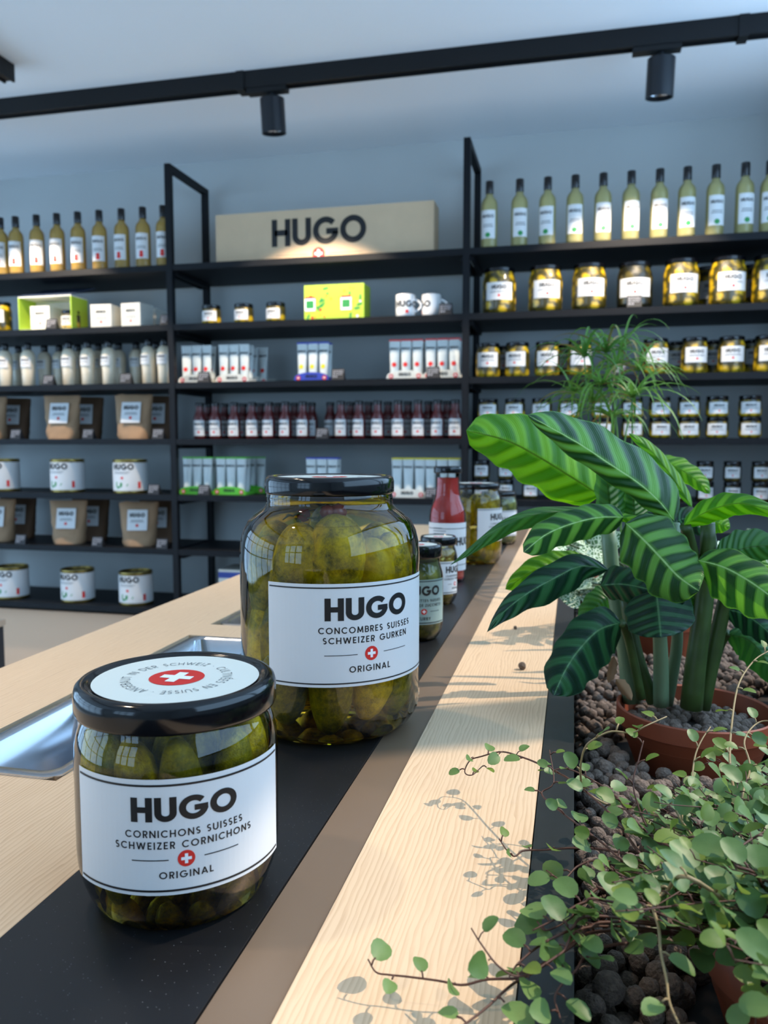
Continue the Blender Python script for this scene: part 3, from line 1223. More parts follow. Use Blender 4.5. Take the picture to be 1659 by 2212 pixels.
row(CAN, 'tin_can', [30, 171, 296], 6, 3.12, 'large white tin can', 'lowest left shelf', 'can', 'large tins', az=.18, jit=.1)

# ------------------------------------------------------------------ middle bay: sign
sg = empty('shop_sign', (0, 0, 0))
pA, pB = ony(467, 552, 3.12), ony(937, 534, 3.12)
sx0, sx1 = pA.x, pB.x
sg.location = ((sx0 + sx1) / 2, 3.12, SZ[0] + .0004)
tag(sg, 'pale wooden box sign with black lettering standing on the middle top shelf', 'sign')
hw, hh = (sx1 - sx0) / 2, .206
board = link('board', MB().box((-hw, 0, 0), (hw, .11, hh)).mesh('board', 'sign_wood'), sg)
mp = flat(0)
for q in (on(text('HUGO', .106, .215, .075, -.012, .066, n=18), mp, .0015, 'lettering', 'ink'), on(disc(-.012, .031, .0255, 28), mp, .0015, 'emblem', 'swiss_red'),
          on(cross(-.012, .031, .0255), mp, .0022, 'emblem_cross', 'white_print'), on(rect(-.19, .030, -.055, .0315), mp, .0015, 'rule_line', 'ink_grey'), on(rect(.031, .030, .166, .0315), mp, .0015, 'rule_line', 'ink_grey')):
    link(q[0], q[1], board)

row(SML, 'pickle_jar', [457, 527, 596], 1, 3.09, 'small pickle jar with black lid', 'second middle shelf', 'jar', 'small jars on the second middle shelf', jit=.15)
# green gift carton with printed fruit
gb = empty('gift_carton', (shx(723, 3.10, SZ[1]), 3.09, SZ[1] + .0004))
tag(gb, 'closed bright green gift carton printed with vegetables', 'box')
bd = link('carton', MB().box((-.122, 0, 0), (.122, .10, .140)).mesh('carton', 'gift_green'), gb)
r5 = random.Random(4)
pr = {'green_print': [], 'orange_print': [], 'swiss_red': [], 'white_print': []}
for i in range(34):
    u, v = r5.uniform(-.108, .108), r5.uniform(.012, .126)
    m_ = r5.choice(['green_print', 'green_print', 'orange_print', 'orange_print', 'swiss_red', 'white_print'])
    if m_ == 'green_print':
        a = r5.uniform(0, pi)
        c, s_ = cos(a), sin(a)
        pr[m_].append([[(u + x * c - y * s_, v + x * s_ + y * c) for x, y in ((-.014, 0), (-.007, -.004), (.007, -.004), (.014, 0), (.007, .004), (-.007, .004))]])
    else:
        pr[m_].append(disc(u, v, r5.uniform(.003, .006), 8))
for m_, pss in pr.items():
    for ps in pss:
        q = on(ps, flat(0), .001 + .00001 * (len(bd.children) % 40), 'printed_motif', m_)
        link(q[0], q[1], bd)
for u in (-.098, .05):
    for q in (on(rect(u - .022, .04, u + .022, .088), flat(0), .0018, 'printed_jar', 'white_print'), on(rect(u - .016, .050, u + .016, .080), flat(0), .0024, 'printed_motif', 'green_print'),
              on(rect(u - .02, .088, u + .02, .096), flat(0), .0018, 'printed_lid', 'swiss_red')):
        link(q[0], q[1], bd)
place(mug_proto(20), 'mug', (shx(876, 3.09, SZ[1]), 3.09, SZ[1] + .0004), 0, 'left white mug with black lettering beside the green carton', 'mug')
place(mug_proto(-70), 'mug', (shx(931, 3.10, SZ[1]), 3.11, SZ[1] + .0004), 0, 'right white mug with its handle to the right', 'mug')
row(CARD, 'price_card', [963], 1, 3.05, 'black price card right of the mugs', 'second middle shelf', 'card', 'price cards on the shelves')

# ------------------------------------------------------------------ middle bay: tubes in cardboard trays
TUBES = {c: tube_proto(*a) for c, a in dict(white=('tube_white', None, 'swiss_red'), blue=('tray_blue', None, 'yellow_print'), red=('swiss_red', None, 'swiss_red'), green=('tray_green', None, None), yellow=('yellow_print', None, None), bluep=('tray_blue', None, None)).items()}
TRAYS = {c: tray_proto(m_) for c, m_ in dict(white='carton_white', blue='tray_blue', green='tray_green').items()}


def tube_set(px, k, kind, tray, n, desc, rows=1, Y=3.125):
    z = SZ[k] + .0004
    x = shx(px, Y, z)
    shelf = {2: 'third middle shelf', 4: 'fifth middle shelf'}[k]
    place(TRAYS[tray], 'display_tray', (x, Y, z), 0, f'{tray} cardboard tray holding {desc}, {shelf}', 'tray', 'cardboard tube trays')
    for rr in range(rows):
        for i in range(n):
            nm = f"{('left', 'middle', 'right')[i]} {desc.replace('tubes', 'tube')}" + (', back row' if rr else ', front row' if rows > 1 else '') + f', {shelf}'
            place(TUBES[kind], 'condiment_tube', (x + (i - (n - 1) / 2) * .0455, Y - .026 + .044 * rr, z + .0022), RND.uniform(-.08, .08), nm, 'tube', 'condiment tubes')


tube_set(432, 2, 'white', 'white', 3, 'pale tubes beside the post', 2)
tube_set(512, 2, 'white', 'white', 3, 'pale tubes with a lettered tray', 2)
tube_set(553, 2, 'white', 'white', 3, 'shaded pale tubes farther back', 1, 3.25)
tube_set(681, 2, 'blue', 'blue', 3, 'blue tipped tubes with a yellow dot', 2)
tube_set(880, 2, 'red', 'white', 3, 'red tipped tubes left of the card', 2)
tube_set(958, 2, 'red', 'white', 3, 'red tipped tubes next to the right post', 2)
tube_set(434, 4, 'green', 'green', 3, 'green tipped tubes beside the post', 2)
tube_set(506, 4, 'green', 'green', 3, 'green tipped tubes with a lettered tray', 2)
tube_set(548, 4, 'green', 'green', 3, 'shaded green tipped tubes farther back', 1, 3.25)
tube_set(700, 4, 'bluep', 'blue', 3, 'plain blue tipped tubes above the big jar', 2)
tube_set(885, 4, 'yellow', 'white', 3, 'yellow tipped tubes left of the ketchup bottle', 2)
tube_set(957, 4, 'yellow', 'white', 3, 'yellow tipped tubes next to the right post', 2)
row(CARD, 'price_card', [441, 731, 936], 2, 3.046, 'black price card', 'before the tubes, third middle shelf', 'card', 'price cards on the shelves')
row(CARD, 'price_card', [442, 933], 4, 3.046, 'black price card', 'before the tubes, fifth middle shelf', 'card', 'price cards on the shelves')
kp = [432, 466, 507, 545, 581, 617, 655, 737, 776, 816, 860, 903, 945, 983]
row(KET, 'ketchup_bottle', kp, 3, 3.115, 'small ketchup bottle in the front row', 'fourth middle shelf', 'bottle', 'ketchup bottles on the shelf', jit=.25)
row(KET, 'ketchup_bottle', [450, 486, 526, 563, 599, 636, 674, 714, 757, 796, 838, 881, 925, 965], 3, 3.195, 'small ketchup bottle in the back row', 'fourth middle shelf', 'bottle', 'ketchup bottles on the shelf', jit=.25)
row(CARD, 'price_card', [697], 3, 3.044, 'black price card', 'before the ketchup bottles', 'card', 'price cards on the shelves')
cb = empty('shipping_carton', (shx(540, 3.12, SZ[6]), 3.10, SZ[6] + .0004))
tag(cb, 'white carton with a blue band, half hidden behind the big pickle jar', 'box')
bd = link('carton', MB().box((-.13, 0, 0), (.13, .16, .165)).mesh('carton', 'carton_white'), cb)
for q in (on(rect(-.13, .13, .13, .155), flat(0), .001, 'band', 'carton_blue'), on(text('HUGO', .018, .24, .08, -.06, .1, n=6), flat(0), .001, 'lettering', 'ink')):
    link(q[0], q[1], bd)

# ------------------------------------------------------------------ right bay
row(YEL, 'syrup_bottle', [1056, 1121, 1181, 1240, 1300, 1360, 1421, 1480, 1541, 1604, 1657], 0, 3.075, 'pale yellow syrup bottle', 'top right shelf', 'bottle', 'yellow syrup bottles on the top right shelf', jit=.2)
row([BIG, BIG, BIG, OLV, BIG, BIG, BIG], 'pickle_jar', [1078, 1177, 1271, 1369, 1469, 1569, 1662], 1, 3.105, 'big pickle jar in the front row', 'second right shelf', 'jar', 'big jars on the second right shelf', jit=.2)
row(BIG, 'pickle_jar', [1530, 1630], 1, 3.26, 'big pickle jar in the back row', 'second right shelf', 'jar', 'big jars on the second right shelf', jit=.2)
row(CARD, 'price_card', [1369], 1, 3.04, 'pale price card in front of the dark jar', 'second right shelf', 'card', 'price cards on the shelves')
row(MED, 'pickle_jar', [1054, 1117, 1181, 1251, 1414, 1498, 1578, 1656], 2, 3.115, 'medium pickle jar in the front row', 'third right shelf', 'jar', 'medium jars on the third right shelf', jit=.2)
row(MED, 'pickle_jar', [1088, 1216, 1458, 1540, 1622], 2, 3.225, 'medium pickle jar in the back row', 'third right shelf', 'jar', 'medium jars on the third right shelf', jit=.2)
row(CARD, 'price_card', [1336], 2, 3.044, 'black price card', 'behind the grassy plant', 'card', 'price cards on the shelves')
sj = [1054, 1112, 1170, 1228, 1300, 1365, 1424, 1487, 1548, 1619]
row(SMS, 'pickle_jar', sj, 3, 3.115, 'small pickle jar of the lower layer', 'fourth right shelf', 'jar', 'small stacked jars on the fourth right shelf', jit=.15)
row(SMS, 'pickle_jar', sj, 3, 3.115, 'small pickle jar of the upper layer', 'fourth right shelf', 'jar', 'small stacked jars on the fourth right shelf', zadd=.0750, jit=.15)
tj = [1041, 1092, 1145, 1200, 1460, 1522, 1581, 1642]
row(TNY, 'pickle_jar', tj, 4, 3.115, 'tiny dark jar of the lower layer', 'fifth right shelf', 'jar', 'tiny stacked jars on the fifth right shelf', jit=.15)
row(TNY, 'pickle_jar', tj, 4, 3.115, 'tiny dark jar of the upper layer', 'fifth right shelf', 'jar', 'tiny stacked jars on the fifth right shelf', zadd=.0735, jit=.15)
row(TNY, 'pickle_jar', [1520, 1580, 1640], 5, 3.08, 'tiny dark jar', 'sixth right shelf', 'jar', 'tiny jars on the sixth right shelf', jit=.15)

# ================================================================== THE COUNTER
CX0, CX1, CYA, CYB = -.495, .30, -.25, 1.95
pans = [(.407, .553), (.61, .756), (.813, .959), (1.016, 1.162)]
PX0, PX1 = -.380, -.296
cbody = link('counter_base', MB().box((CX0 + .02, CYA + .02, ZF), (-.02, CYB - .02, -.09)).mesh('counter_base', 'counter_dark'))
tag(cbody, 'dark counter base under the wooden worktop', 'counter')
mb = MB()
T = -.03
mb.box((CX0, CYA, T), (PX0 - .009, CYB, 0)).box((PX1, CYA, T), (-.223, CYB, 0))
yy = CYA
for a, b in pans:
    mb.box((PX0 - .009, yy, T), (PX1, a, 0))
    yy = b + .006
mb.box((PX0 - .009, yy, T), (PX1, CYB, 0))
o = link('wood_worktop', mb.mesh('wood_worktop', 'wood_oak'))
tag(o, 'light oak worktop with steel pans let into it, left of the black stone', 'worktop')
o = link('stone_strip', MB().box((-.2228, CYA, -.03), (-.1245, CYB, 0)).mesh('stone_strip', 'granite'))
tag(o, 'black speckled stone strip with the jars standing on it', 'worktop')
o = link('metal_strip', MB().box((-.1240, CYA, -.03), (-.0985, CYB, -.001)).mesh('metal_strip', 'bronze'))
tag(o, 'brown metal strip between the black stone and the oak plank', 'trim')
o = link('wood_plank', MB().box((-.0980, CYA, -.03), (-.0166, CYB, 0)).mesh('wood_plank', 'wood_oak'))
tag(o, 'narrow light oak plank beside the planter, dappled with leaf shadows', 'plank')
for i, (a, b) in enumerate(pans):
    cy_, hl, hw_ = (a + b) / 2, (b - a) / 2, (PX1 - PX0) / 2
    lv = [(0, -.002, .010), (0, .0015, .010), (-.006, .0025, .009), (-.009, .0005, .010), (-.013, -.030, .016), (-.018, -.062, .018), (-.026, -.066, .014)]
    v, f = [], []
    n = 0
    for ins, z, r in lv:
        ax, ay = hw_ + ins - r, hl + ins - r
        ring = []
        for c, (sx_, sy_) in enumerate(((1, 1), (-1, 1), (-1, -1), (1, -1))):
            for k in range(6):
                an = radians(c * 90 + k * 18)
                ring.append((sx_ * ax + r * cos(an), sy_ * ay + r * sin(an), z))
        v += ring
        n = len(ring)
    for q in range(len(lv) - 1):
        for k in range(n):
            j = (k + 1) % n
            f.append((q * n + k, q * n + j, (q + 1) * n + j, (q + 1) * n + k))
    f.append(tuple((len(lv) - 1) * n + k for k in range(n)))
    p = empty('steel_pan', ((PX0 + PX1) / 2, cy_, 0))
    tag(p, ['nearest stainless steel pan, left of the front pickle jar', 'second stainless steel pan, showing behind the front jar lid', 'third stainless steel pan, a corner showing left of the big jar', 'farthest stainless steel pan, hidden by the big jar'][i], 'pan', 'steel pans in the worktop')
    link('pan', MB().add(v, f).mesh('pan', 'steel', 50), p)
    link('well', MB().box((-hw_ - .0088, -hl + .0002, -.012), (-hw_ + .004, hl + .0058, -.006)).box((-hw_ + .004, hl - .004, -.012), (hw_ - .0002, hl + .0058, -.006)).mesh('well', 'rim_black'), p)

# far service counter peeping in at the left picture edge
fc = empty('service_counter', (-.90, 1.02, ZF))
tag(fc, 'dark service counter with a pale top at the left picture edge', 'counter')
q = ony(12, 1337, 1.75)
zt = q.z
fc.location = (q.x - .30, 1.50, ZF)
link('counter_top', MB().box((-.3, -.25, zt - ZF - .016), (.3, .25, zt - ZF)).mesh('counter_top', 'plinth_paint'), fc)
link('counter_side', MB().box((-.296, -.246, 0), (.296, .246, zt - ZF - .016)).mesh('counter_side', 'far_counter'), fc)

# planter trough
pt = empty('planter_trough', (.14, .85, ZF))
tag(pt, 'black edged planter trough full of clay pebbles along the right of the counter', 'planter')
PT, PFILL = -.0005 - ZF, -.052 - ZF
ya, yb = CYA - .85, CYB - .85
mb = MB().box((-.156, ya, 0), (-.136, yb, PT)).box((.30, ya, 0), (.32, yb, PT)).box((-.136, ya, 0), (.30, ya + .02, PT)).box((-.136, yb - .02, 0), (.30, yb, PT))
link('rim', mb.mesh('rim', 'rim_black'), pt)
link('fill', MB().box((-.1359, ya + .0201, 0), (.2999, yb - .0201, PFILL)).mesh('fill', 'soil'), pt)

# ================================================================== JARS ON THE STONE STRIP
def pickle_mesh(L_, R_, seed, mat, bend=.12):
    v, f = [], []
    n, k = 14, 12
    for i in range(k + 1):
        t = i / k
        x = -cos(pi * t)
        r = R_ * (max(0.0, 1 - abs(x) ** 2.6)) ** .5
        for j in range(n):
            a = 2 * pi * j / n
            q = Vector((r * cos(a), r * sin(a), x * L_ / 2))
            if 0 < i < k:
                q += Vector((cos(a), sin(a), 0)) * noise.noise(q * 160 + Vector((seed * 7.1, 0, 0))) * R_ * .10
            q.x += bend * R_ * (1 - x * x) * 1.5
            v.append(q)
    for i in range(k):
        for j in range(n):
            m = (j + 1) % n
            f.append((i * n + j, i * n + m, (i + 1) * n + m, (i + 1) * n + j))
    return MB().add(v, f).mesh('pickle', mat, 180)


def add_pickles(root, spots):
    for (az, rad, z, L_, R_, tilt, spin, mat, seed) in spots:
        me = pickle_mesh(L_, R_, seed, mat)
        o = link('pickle', me, root)
        a = radians(az)
        o.location = (rad * sin(a), -rad * cos(a), z)
        o.rotation_euler = (radians(tilt), radians(spin), a)


def glass_jar(name, loc, prof, lidprof, label, lid_r, sticker_z, brine=True, brine_top=.0, wall=.0016, mod=None, rot=0, n=72, glass='jar_glass', inner='brine'):
    r = empty(name, (loc[0], loc[1], 0.0002))
    tag(r, label, 'jar' if 'bottle' not in name else 'bottle')
    link('glass', MB().lathe(prof, n, mod).mesh('glass', glass, 50), r)
    if brine:
        zt = brine_top
        ip = [(0, .0035)]
        for rr, z in prof[1:]:
            z2 = max(z, .0035)
            if z2 > zt:
                break
            ip.append((max(rr - wall - .0006, .001), z2))
        ip.append((ip[-1][0], zt))
        ip.append((0, zt))
        link('brine', MB().lathe(ip, 48).mesh('brine', inner, 50), r)
    lid = link('lid', MB().lathe(lidprof, 64).mesh('lid', 'lid_black', 50), r)
    return r, lid


def sticker(lid, R_, z, rot, ring=True):
    c, s_ = cos(rot), sin(rot)

    def mp(u, v, off):
        return (u * c - v * s_, u * s_ + v * c, z + off)
    q = on(disc(0, 0, R_, 56), mp, .0002, 'sticker', 'label_mint')
    link(q[0], q[1], lid)
    q = on(disc(0, 0, R_ * .335, 40), mp, .00035, 'emblem', 'swiss_red')
    link(q[0], q[1], lid)
    q = on(cross(0, 0, R_ * .335), mp, .0005, 'emblem_cross', 'white_print')
    link(q[0], q[1], lid)
    if ring:
        ps = []
        txt = 'ANGEBAUT IN DER SCHWEIZ · CULTIVÉES EN SUISSE · '
        hh_ = R_ * .12
        rr = R_ * .55
        tot = sum(glyph(c_, .1)[0] + .30 for c_ in txt)
        ang = -pi / 2 - .12
        for c_ in txt:
            adv = glyph(c_, .1)[0] + .30
            step = 2 * pi * adv / tot
            for st in glyph(c_, .1, 8)[1]:
                for f in stroke(st, .10):
                    pp = []
                    for p in f:
                        a_ = ang - (p[0] + .15) / adv * step
                        rad = rr + p[1] * hh_
                        pp.append((rad * cos(a_), rad * sin(a_)))
                    ps.append(pp)
            ang -= step
        q = on(ps, mp, .0004, 'ring_lettering', 'ink_grey')
        link(q[0], q[1], lid)


def hero_label(root, R_, u0, u1, z0, z1, l1, l2, rows, uc, red, lines, mat='label_white'):
    """u is measured along the glass from its -Y side"""
    mp = cyl(R_, 0)
    lab = on(rect(u0, z0, u1, z1, 40), mp, .0003, 'label', mat)
    lo = link('label', lab[1], root)
    for (a, b, z, t_) in [(u0 + .001, u1 - .001, l1, .00045), (u0 + .001, u1 - .001, l2, .00045)] + [(a, b, z, .00022) for a, b, z in lines]:
        q = on(rect(a, z - t_, b, z + t_, 40 if t_ > .0003 else 8), mp, .00045, 'rule_line', 'ink')
        link(q[0], q[1], lo)
    for (s_, z, h_, wt, sp, width, uu) in rows:
        q = on(text(s_, h_, wt, sp, uu, z, n=18, width=width), mp, .00045, 'lettering', 'ink')
        link(q[0], q[1], lo)
    if red:
        q = on(disc(red[0], red[1], red[2], 36), mp, .00045, 'emblem', 'swiss_red')
        link(q[0], q[1], lo)
        q = on(cross(*red), mp, .0006, 'emblem_cross', 'white_print')
        link(q[0], q[1], lo)
    return lo


def lidprof(r, z0, z1):
    return [(r * .955, z0 + .001), (r * .965, z0), (r * .99, z0 + .0004), (r, z0 + .0016), (r, z1 - .0038), (r * .985, z1 - .0016), (r * .95, z1 - .0002), (r * .90, z1 - .0001), (r * .87, z1 - .0008), (r * .85, z1 - .0014), (0, z1 - .0014)]


# --- small cornichon jar, nearest
SP = [(0, .002), (.031, .001), (.035, 0), (.0375, .0022), (.0402, .007), (.0424, .0135), (.0437, .020), (.0441, .027), (.0441, .066), (.0437, .0715), (.0425, .0765), (.0408, .0805), (.0396, .083), (.0392, .0855), (.0397, .087), (.0392, .0885), (.0392, .095)]
r, lid = glass_jar('cornichon_jar', (-.17, .3207), SP, lidprof(.0437, .0845, .0972), 'nearest and lowest pickle jar, cornichons under a white label and round lid sticker', .0437, .0958, True, .083)
sticker(lid, .0362, .0958, radians(0))
hero_label(r, .0442, -.0272, .0742, .0203, .0680, .0655, .0222,
           [('HUGO', .0507, .0100, .235, .07, .0428, .0237), ('CORNICHONS SUISSES', .0443, .0030, .17, .24, .0480, .0237),
            ('SCHWEIZER CORNICHONS', .0395, .0030, .17, .24, .0570, .0237), ('ORIGINAL', .0272, .0029, .17, .24, .0213, .0237)],
           .0237, (.0237, .0350, .0034), [(.0022, .0169, .0349), (.0307, .0455, .0349)])
rp_ = random.Random(3)
sp_ = []
for i in range(11):
    sp_.append((i * 360 / 11 + rp_.uniform(-6, 6), .0305, .045 + rp_.uniform(-.004, .004), .070 + rp_.uniform(-.006, .006), .0098 + rp_.uniform(-.0008, .0008), rp_.uniform(-7, 7), rp_.uniform(-8, 8), 'pickle_green' if i % 3 else 'pickle', i))
for i in range(5):
    sp_.append((i * 72, .012, .044, .072, .0098, rp_.uniform(-5, 5), rp_.uniform(-5, 5), 'pickle_green', 20 + i))
add_pickles(r, sp_)

# --- big gherkin jar
BP = [(0, .003), (.046, .001), (.050, 0), (.0545, .0022), (.0585, .006), (.0615, .012), (.0632, .019), (.0638, .026), (.0634, .034), (.0636, .040), (.0636, .112), (.0640, .118), (.0638, .124), (.0630, .132), (.0612, .139), (.0578, .1455), (.0530, .1500), (.0480, .1535), (.0452, .1565), (.0444, .160), (.0450, .162), (.0444, .164), (.0444, .172)]


def emboss(a, z):
    return .0009 * max(0, min(1, 3 * sin(a * 36))) if .008 < z < .024 else 0


r, lid = glass_jar('gherkin_jar', (-.168, .5469), BP, lidprof(.0457, .1648, .1774), 'biggest pickle jar, whole gherkins, standing behind the cornichon jar', .0457, .176, True, .146, mod=emboss, n=144)
sticker(lid, .0378, .1760, radians(20))
hero_label(r, .0637, -.0243, .1060, .0432, .1106, .1080, .0455,
           [('HUGO', .0866, .0147, .235, .07, .0612, .0459), ('CONCOMBRES SUISSES', .0782, .0042, .17, .24, .0695, .0459),
            ('SCHWEIZER GURKEN', .0716, .0042, .17, .24, .0630, .0456), ('ORIGINAL', .0524, .0042, .17, .24, .0300, .0460)],
           .0459, (.0463, .0640, .0047), [(.0149, .0365, .0640), (.0556, .0762, .0640)])
sp_ = []
for i in range(9):
    sp_.append((i * 40 + 12 + rp_.uniform(-5, 5), .0445, .052 + rp_.uniform(-.004, .004), .088, .0155, rp_.uniform(-6, 6), rp_.uniform(-8, 8), 'pickle' if i % 2 else 'pickle_green', 40 + i))
for i in range(4):
    sp_.append((i * 90, .016, .062, .095, .0165, rp_.uniform(-6, 6), rp_.uniform(-6, 6), 'pickle', 60 + i))
up_ = [(20, .0395, .1235, .060, .0190, -4, 4, 'pickle'), (56, .0450, .1140, .046, .0138, -2, -3, 'pickle_bright'), (-20, .0400, .1180, .060, .0180, -2, 14, 'pickle'), (-62, .0435, .1040, .064, .0150, 2, 6, 'pickle_green'), (-100, .0435, .112, .064, .0155, 2, 0, 'pickle_green'),
       (96, .0435, .110, .056, .0150, 0, 0, 'pickle'), (138, .042, .112, .060, .0165, 0, 4, 'pickle'), (180, .042, .112, .062, .0165, 0, 0, 'pickle'), (-142, .042, .112, .062, .0165, 0, 0, 'pickle'), (0, .0, .128, .050, .019, 6, 0, 'pickle'), (0, .008, .146, .03, .012, 80, 30, 'pickle_green')]
for i, u_ in enumerate(up_):
    sp_.append(u_ + (80 + i,))
add_pickles(r, sp_)
for (az, rad, z, s_) in ((28, .030, .1535, .0062), (14, .030, .1535, .0055), (41, .0385, .137, .0062), (-18, .031, .1515, .005)):
    a = radians(az)
    o = link('pearl_onion', MB().lathe([(0, -s_), (s_ * .7, -s_ * .75), (s_, 0), (s_ * .7, s_ * .75), (0, s_)], 14).mesh('pearl_onion', 'onion', 180), r)
    o.location = (rad * sin(a), -rad * cos(a), z)
for i in range(9):
    a = radians(rp_.uniform(-45, 30))
    rad = .034
    p0 = Vector((rad * sin(a), -rad * cos(a), rp_.uniform(.146, .152)))
    p1 = p0 + Vector((rp_.uniform(-.014, .014), rp_.uniform(-.004, .004), rp_.uniform(-.008, .004)))
    link('dill_sprig', MB().tube([p0, (p0 + p1) / 2 + Vector((0, 0, .002)), p1], [.0007, .0011, .0004], 5).mesh('dill_sprig', 'herb', 180), r)

# --- curried courgettes
CP = [(0, .002), (.017, .001), (.0185, 0), (.0215, .003), (.0245, .009), (.0258, .016), (.026, .022), (.026, .064), (.0252, .069), (.0235, .075), (.0222, .079), (.022, .083), (.022, .096)]
r, lid = glass_jar('courgette_jar', (-.1535, .8065), CP, lidprof(.0244, .0845, .0978), 'slim jar with a grey-green label, half hidden behind the big jar', .0244, .0965, True, .080, inner='jar_curry', n=48)
sticker(lid, .0200, .0964, radians(20), False)
hero_label(r, .0261, -.028, .0385, .0188, .0642, .0625, .0205,
           [('HUGO', .0480, .0100, .235, .07, .0370, .0108), ('COURGETTES SUISSES', .0418, .0028, .17, .24, .0400, .0112), ('SCHWEIZER ZUCCHETTI', .0370, .0028, .17, .24, .0410, .0112), ('CURRY', .0232, .0032, .17, .24, .0140, .0112)],
           .0108, (.0112, .0320, .0030), [(-.010, .004, .0320), (.0180, .0290, .0320)], mat='label_teal')

# --- mushrooms
MP_ = [(0, .002), (.016, .001), (.0175, 0), (.0205, .003), (.023, .009), (.0241, .016), (.0242, .055), (.0235, .061), (.022, .067), (.0205, .071), (.0203, .083)]
r, lid = glass_jar('mushroom_jar', (-.1633, .994), MP_, lidprof(.0226, .0735, .0846), 'short jar of pale mushrooms beside the courgette jar', .0226, .083, True, .068, n=48)
sticker(lid, .0188, .0832, radians(20), False)
hero_label(r, .0243, -.022, .0345, .0143, .0547, .0528, .0162,
           [('HUGO', .0405, .0082, .235, .07, .0300, .0285), ('CHAMPIGNONS SUISSES', .0355, .0024, .17, .24, .0300, .0285), ('SCHWEIZER CHAMPIGNONS', .0318, .0024, .17, .24, .0340, .0285), ('ORIGINAL', .0200, .0024, .17, .24, .0120, .0285)],
           .0285, (.0285, .0265, .0026), [(.0165, .0225, .0265)])
for zz in (.0075, .060, .030, .045):
    for i in range(9):
        a = 2 * pi * i / 9 + zz * 40
        o = link('mushroom', MB().lathe([(0, -.0055), (.0055, -.003), (.0066, .001), (.004, .0055), (0, .0065)], 10).mesh('mushroom', 'mushroom', 180), r)
        k_ = .0145 if zz > .01 else .0125
        o.location = (k_ * sin(a), -k_ * cos(a), zz + .003)
        o.rotation_euler = (a, 2 * a, 0)

# --- ketchup bottle
KP = [(0, .002), (.0225, .001), (.0245, 0), (.0262, .003), (.0265, .008), (.0255, .013), (.0265, .017), (.0268, .022), (.0268, .090), (.0266, .096), (.0258, .102), (.0242, .108), (.0214, .1145), (.0192, .1205), (.0180, .128), (.0174, .140), (.0171, .156), (.0180, .158), (.0178, .164)]
r, lid = glass_jar('ketchup_bottle', (-.178, 1.1656), KP, lidprof(.0205, .1570, .1668), 'tall red ketchup bottle standing on the black stone', .0205, .1655, True, .150, inner='ketchup_red', n=48)
lo = hero_label(r, .0269, -.040, .0440, .0165, .0858, .0778, .0250,
                [('HUGO', .0530, .0120, .235, .07, .0400, .0370)], .037, None, [])
q = on(sum([rect(-.018, .078 - .0042 * i, -.018 + (.014 if i == 0 else .022 - .002 * (i % 3)), .0792 - .0042 * i, 4) for i in range(6)], []), cyl(.0269, 0), .0005, 'small_print', 'ink_grey')
link(q[0], q[1], lo)

# --- tall jar of small cucumbers and the last jar
QP = [(0, .002), (.034, .001), (.037, 0), (.0405, .003), (.0428, .010), (.0438, .020), (.0440, .030), (.0440, .098), (.0434, .106), (.0418, .113), (.0395, .118), (.0385, .121), (.0385, .132)]
r, lid = glass_jar('cucumber_jar', (-.1596, 1.3577), QP, lidprof(.0405, .1240, .1343), 'jar of small yellow cucumbers right behind the ketchup bottle', .0405, .133, True, .113, n=56)
sticker(lid, .0330, .1329, radians(20), False)
hero_label(r, .0441, .0085, .084, .0387, .0931, .0912, .0406,
           [('HUGO', .0735, .0110, .235, .07, .0440, .0530), ('CORNICHONS SUISSES', .0665, .0030, .17, .24, .044, .053), ('SCHWEIZER CORNICHONS', .0615, .0030, .17, .24, .05, .053)], .053, None, [])
sp_ = []
for i in range(9):
    for zz in (.032, .085):
        sp_.append((i * 40 + zz * 300 + rp_.uniform(-6, 6), .0295, zz + rp_.uniform(-.006, .006), .050, .0115, rp_.uniform(-14, 14), rp_.uniform(-14, 14), 'pickle_bright' if (i + int(zz * 100)) % 2 else 'pickle', 120 + i))
add_pickles(r, sp_)
EP = [(rr * .86, z * .78) for rr, z in QP]
pE = onz(1080, 958 + .2 * F / 1.62, 0)
r, lid = glass_jar('relish_jar', (pE.x - .004, pE.y), EP, lidprof(.0350, .0950, .1045), 'farthest jar on the stone strip, yellow relish with a cream label', .035, .103, True, .090, n=48, inner='jar_curry')
hero_label(r, .0379, -.01, .05, .018, .068, .066, .020, [('HUGO', .046, .009, .235, .07, .034, .02)], .02, None, [])

# ================================================================== CLAY PEBBLES
def pebble_mesh(seed):
    import bmesh
    bm = bmesh.new()
    bmesh.ops.create_icosphere(bm, subdivisions=2, radius=1)
    for v in bm.verts:
        v.co *= 1 + .16 * noise.noise(v.co * 1.3 + Vector((seed * 3.3, 0, 0)))
    me = bpy.data.meshes.new('clay_pebble')
    bm.to_mesh(me)
    bm.free()
    me.materials.append(MATS['pebble'])
    me.shade_smooth()
    return me


def pebble_low(seed):
    import bmesh
    bm = bmesh.new()
    bmesh.ops.create_icosphere(bm, subdivisions=1, radius=1)
    vs_, fs = [tuple(v.co * (1 + .14 * noise.noise(v.co * 1.3 + Vector((seed, 0, 0))))) for v in bm.verts], [tuple(v.index for v in f.verts) for f in bm.faces]
    bm.free()
    return vs_, fs


PEB = [pebble_mesh(i) for i in range(6)]
POTS = [(.0955, .652, .0585), (.108, .345, .052), (.10, .99, .06), (.23, .80, .06), (.06, 1.22, .05)]   # x, y, clear radius


def project(p):
    v = Vector(p) - CAM
    z = v.dot(FW)
    return (W / 2 + F * v.dot(RT) / z, H / 2 - F * v.dot(UP) / z, z)


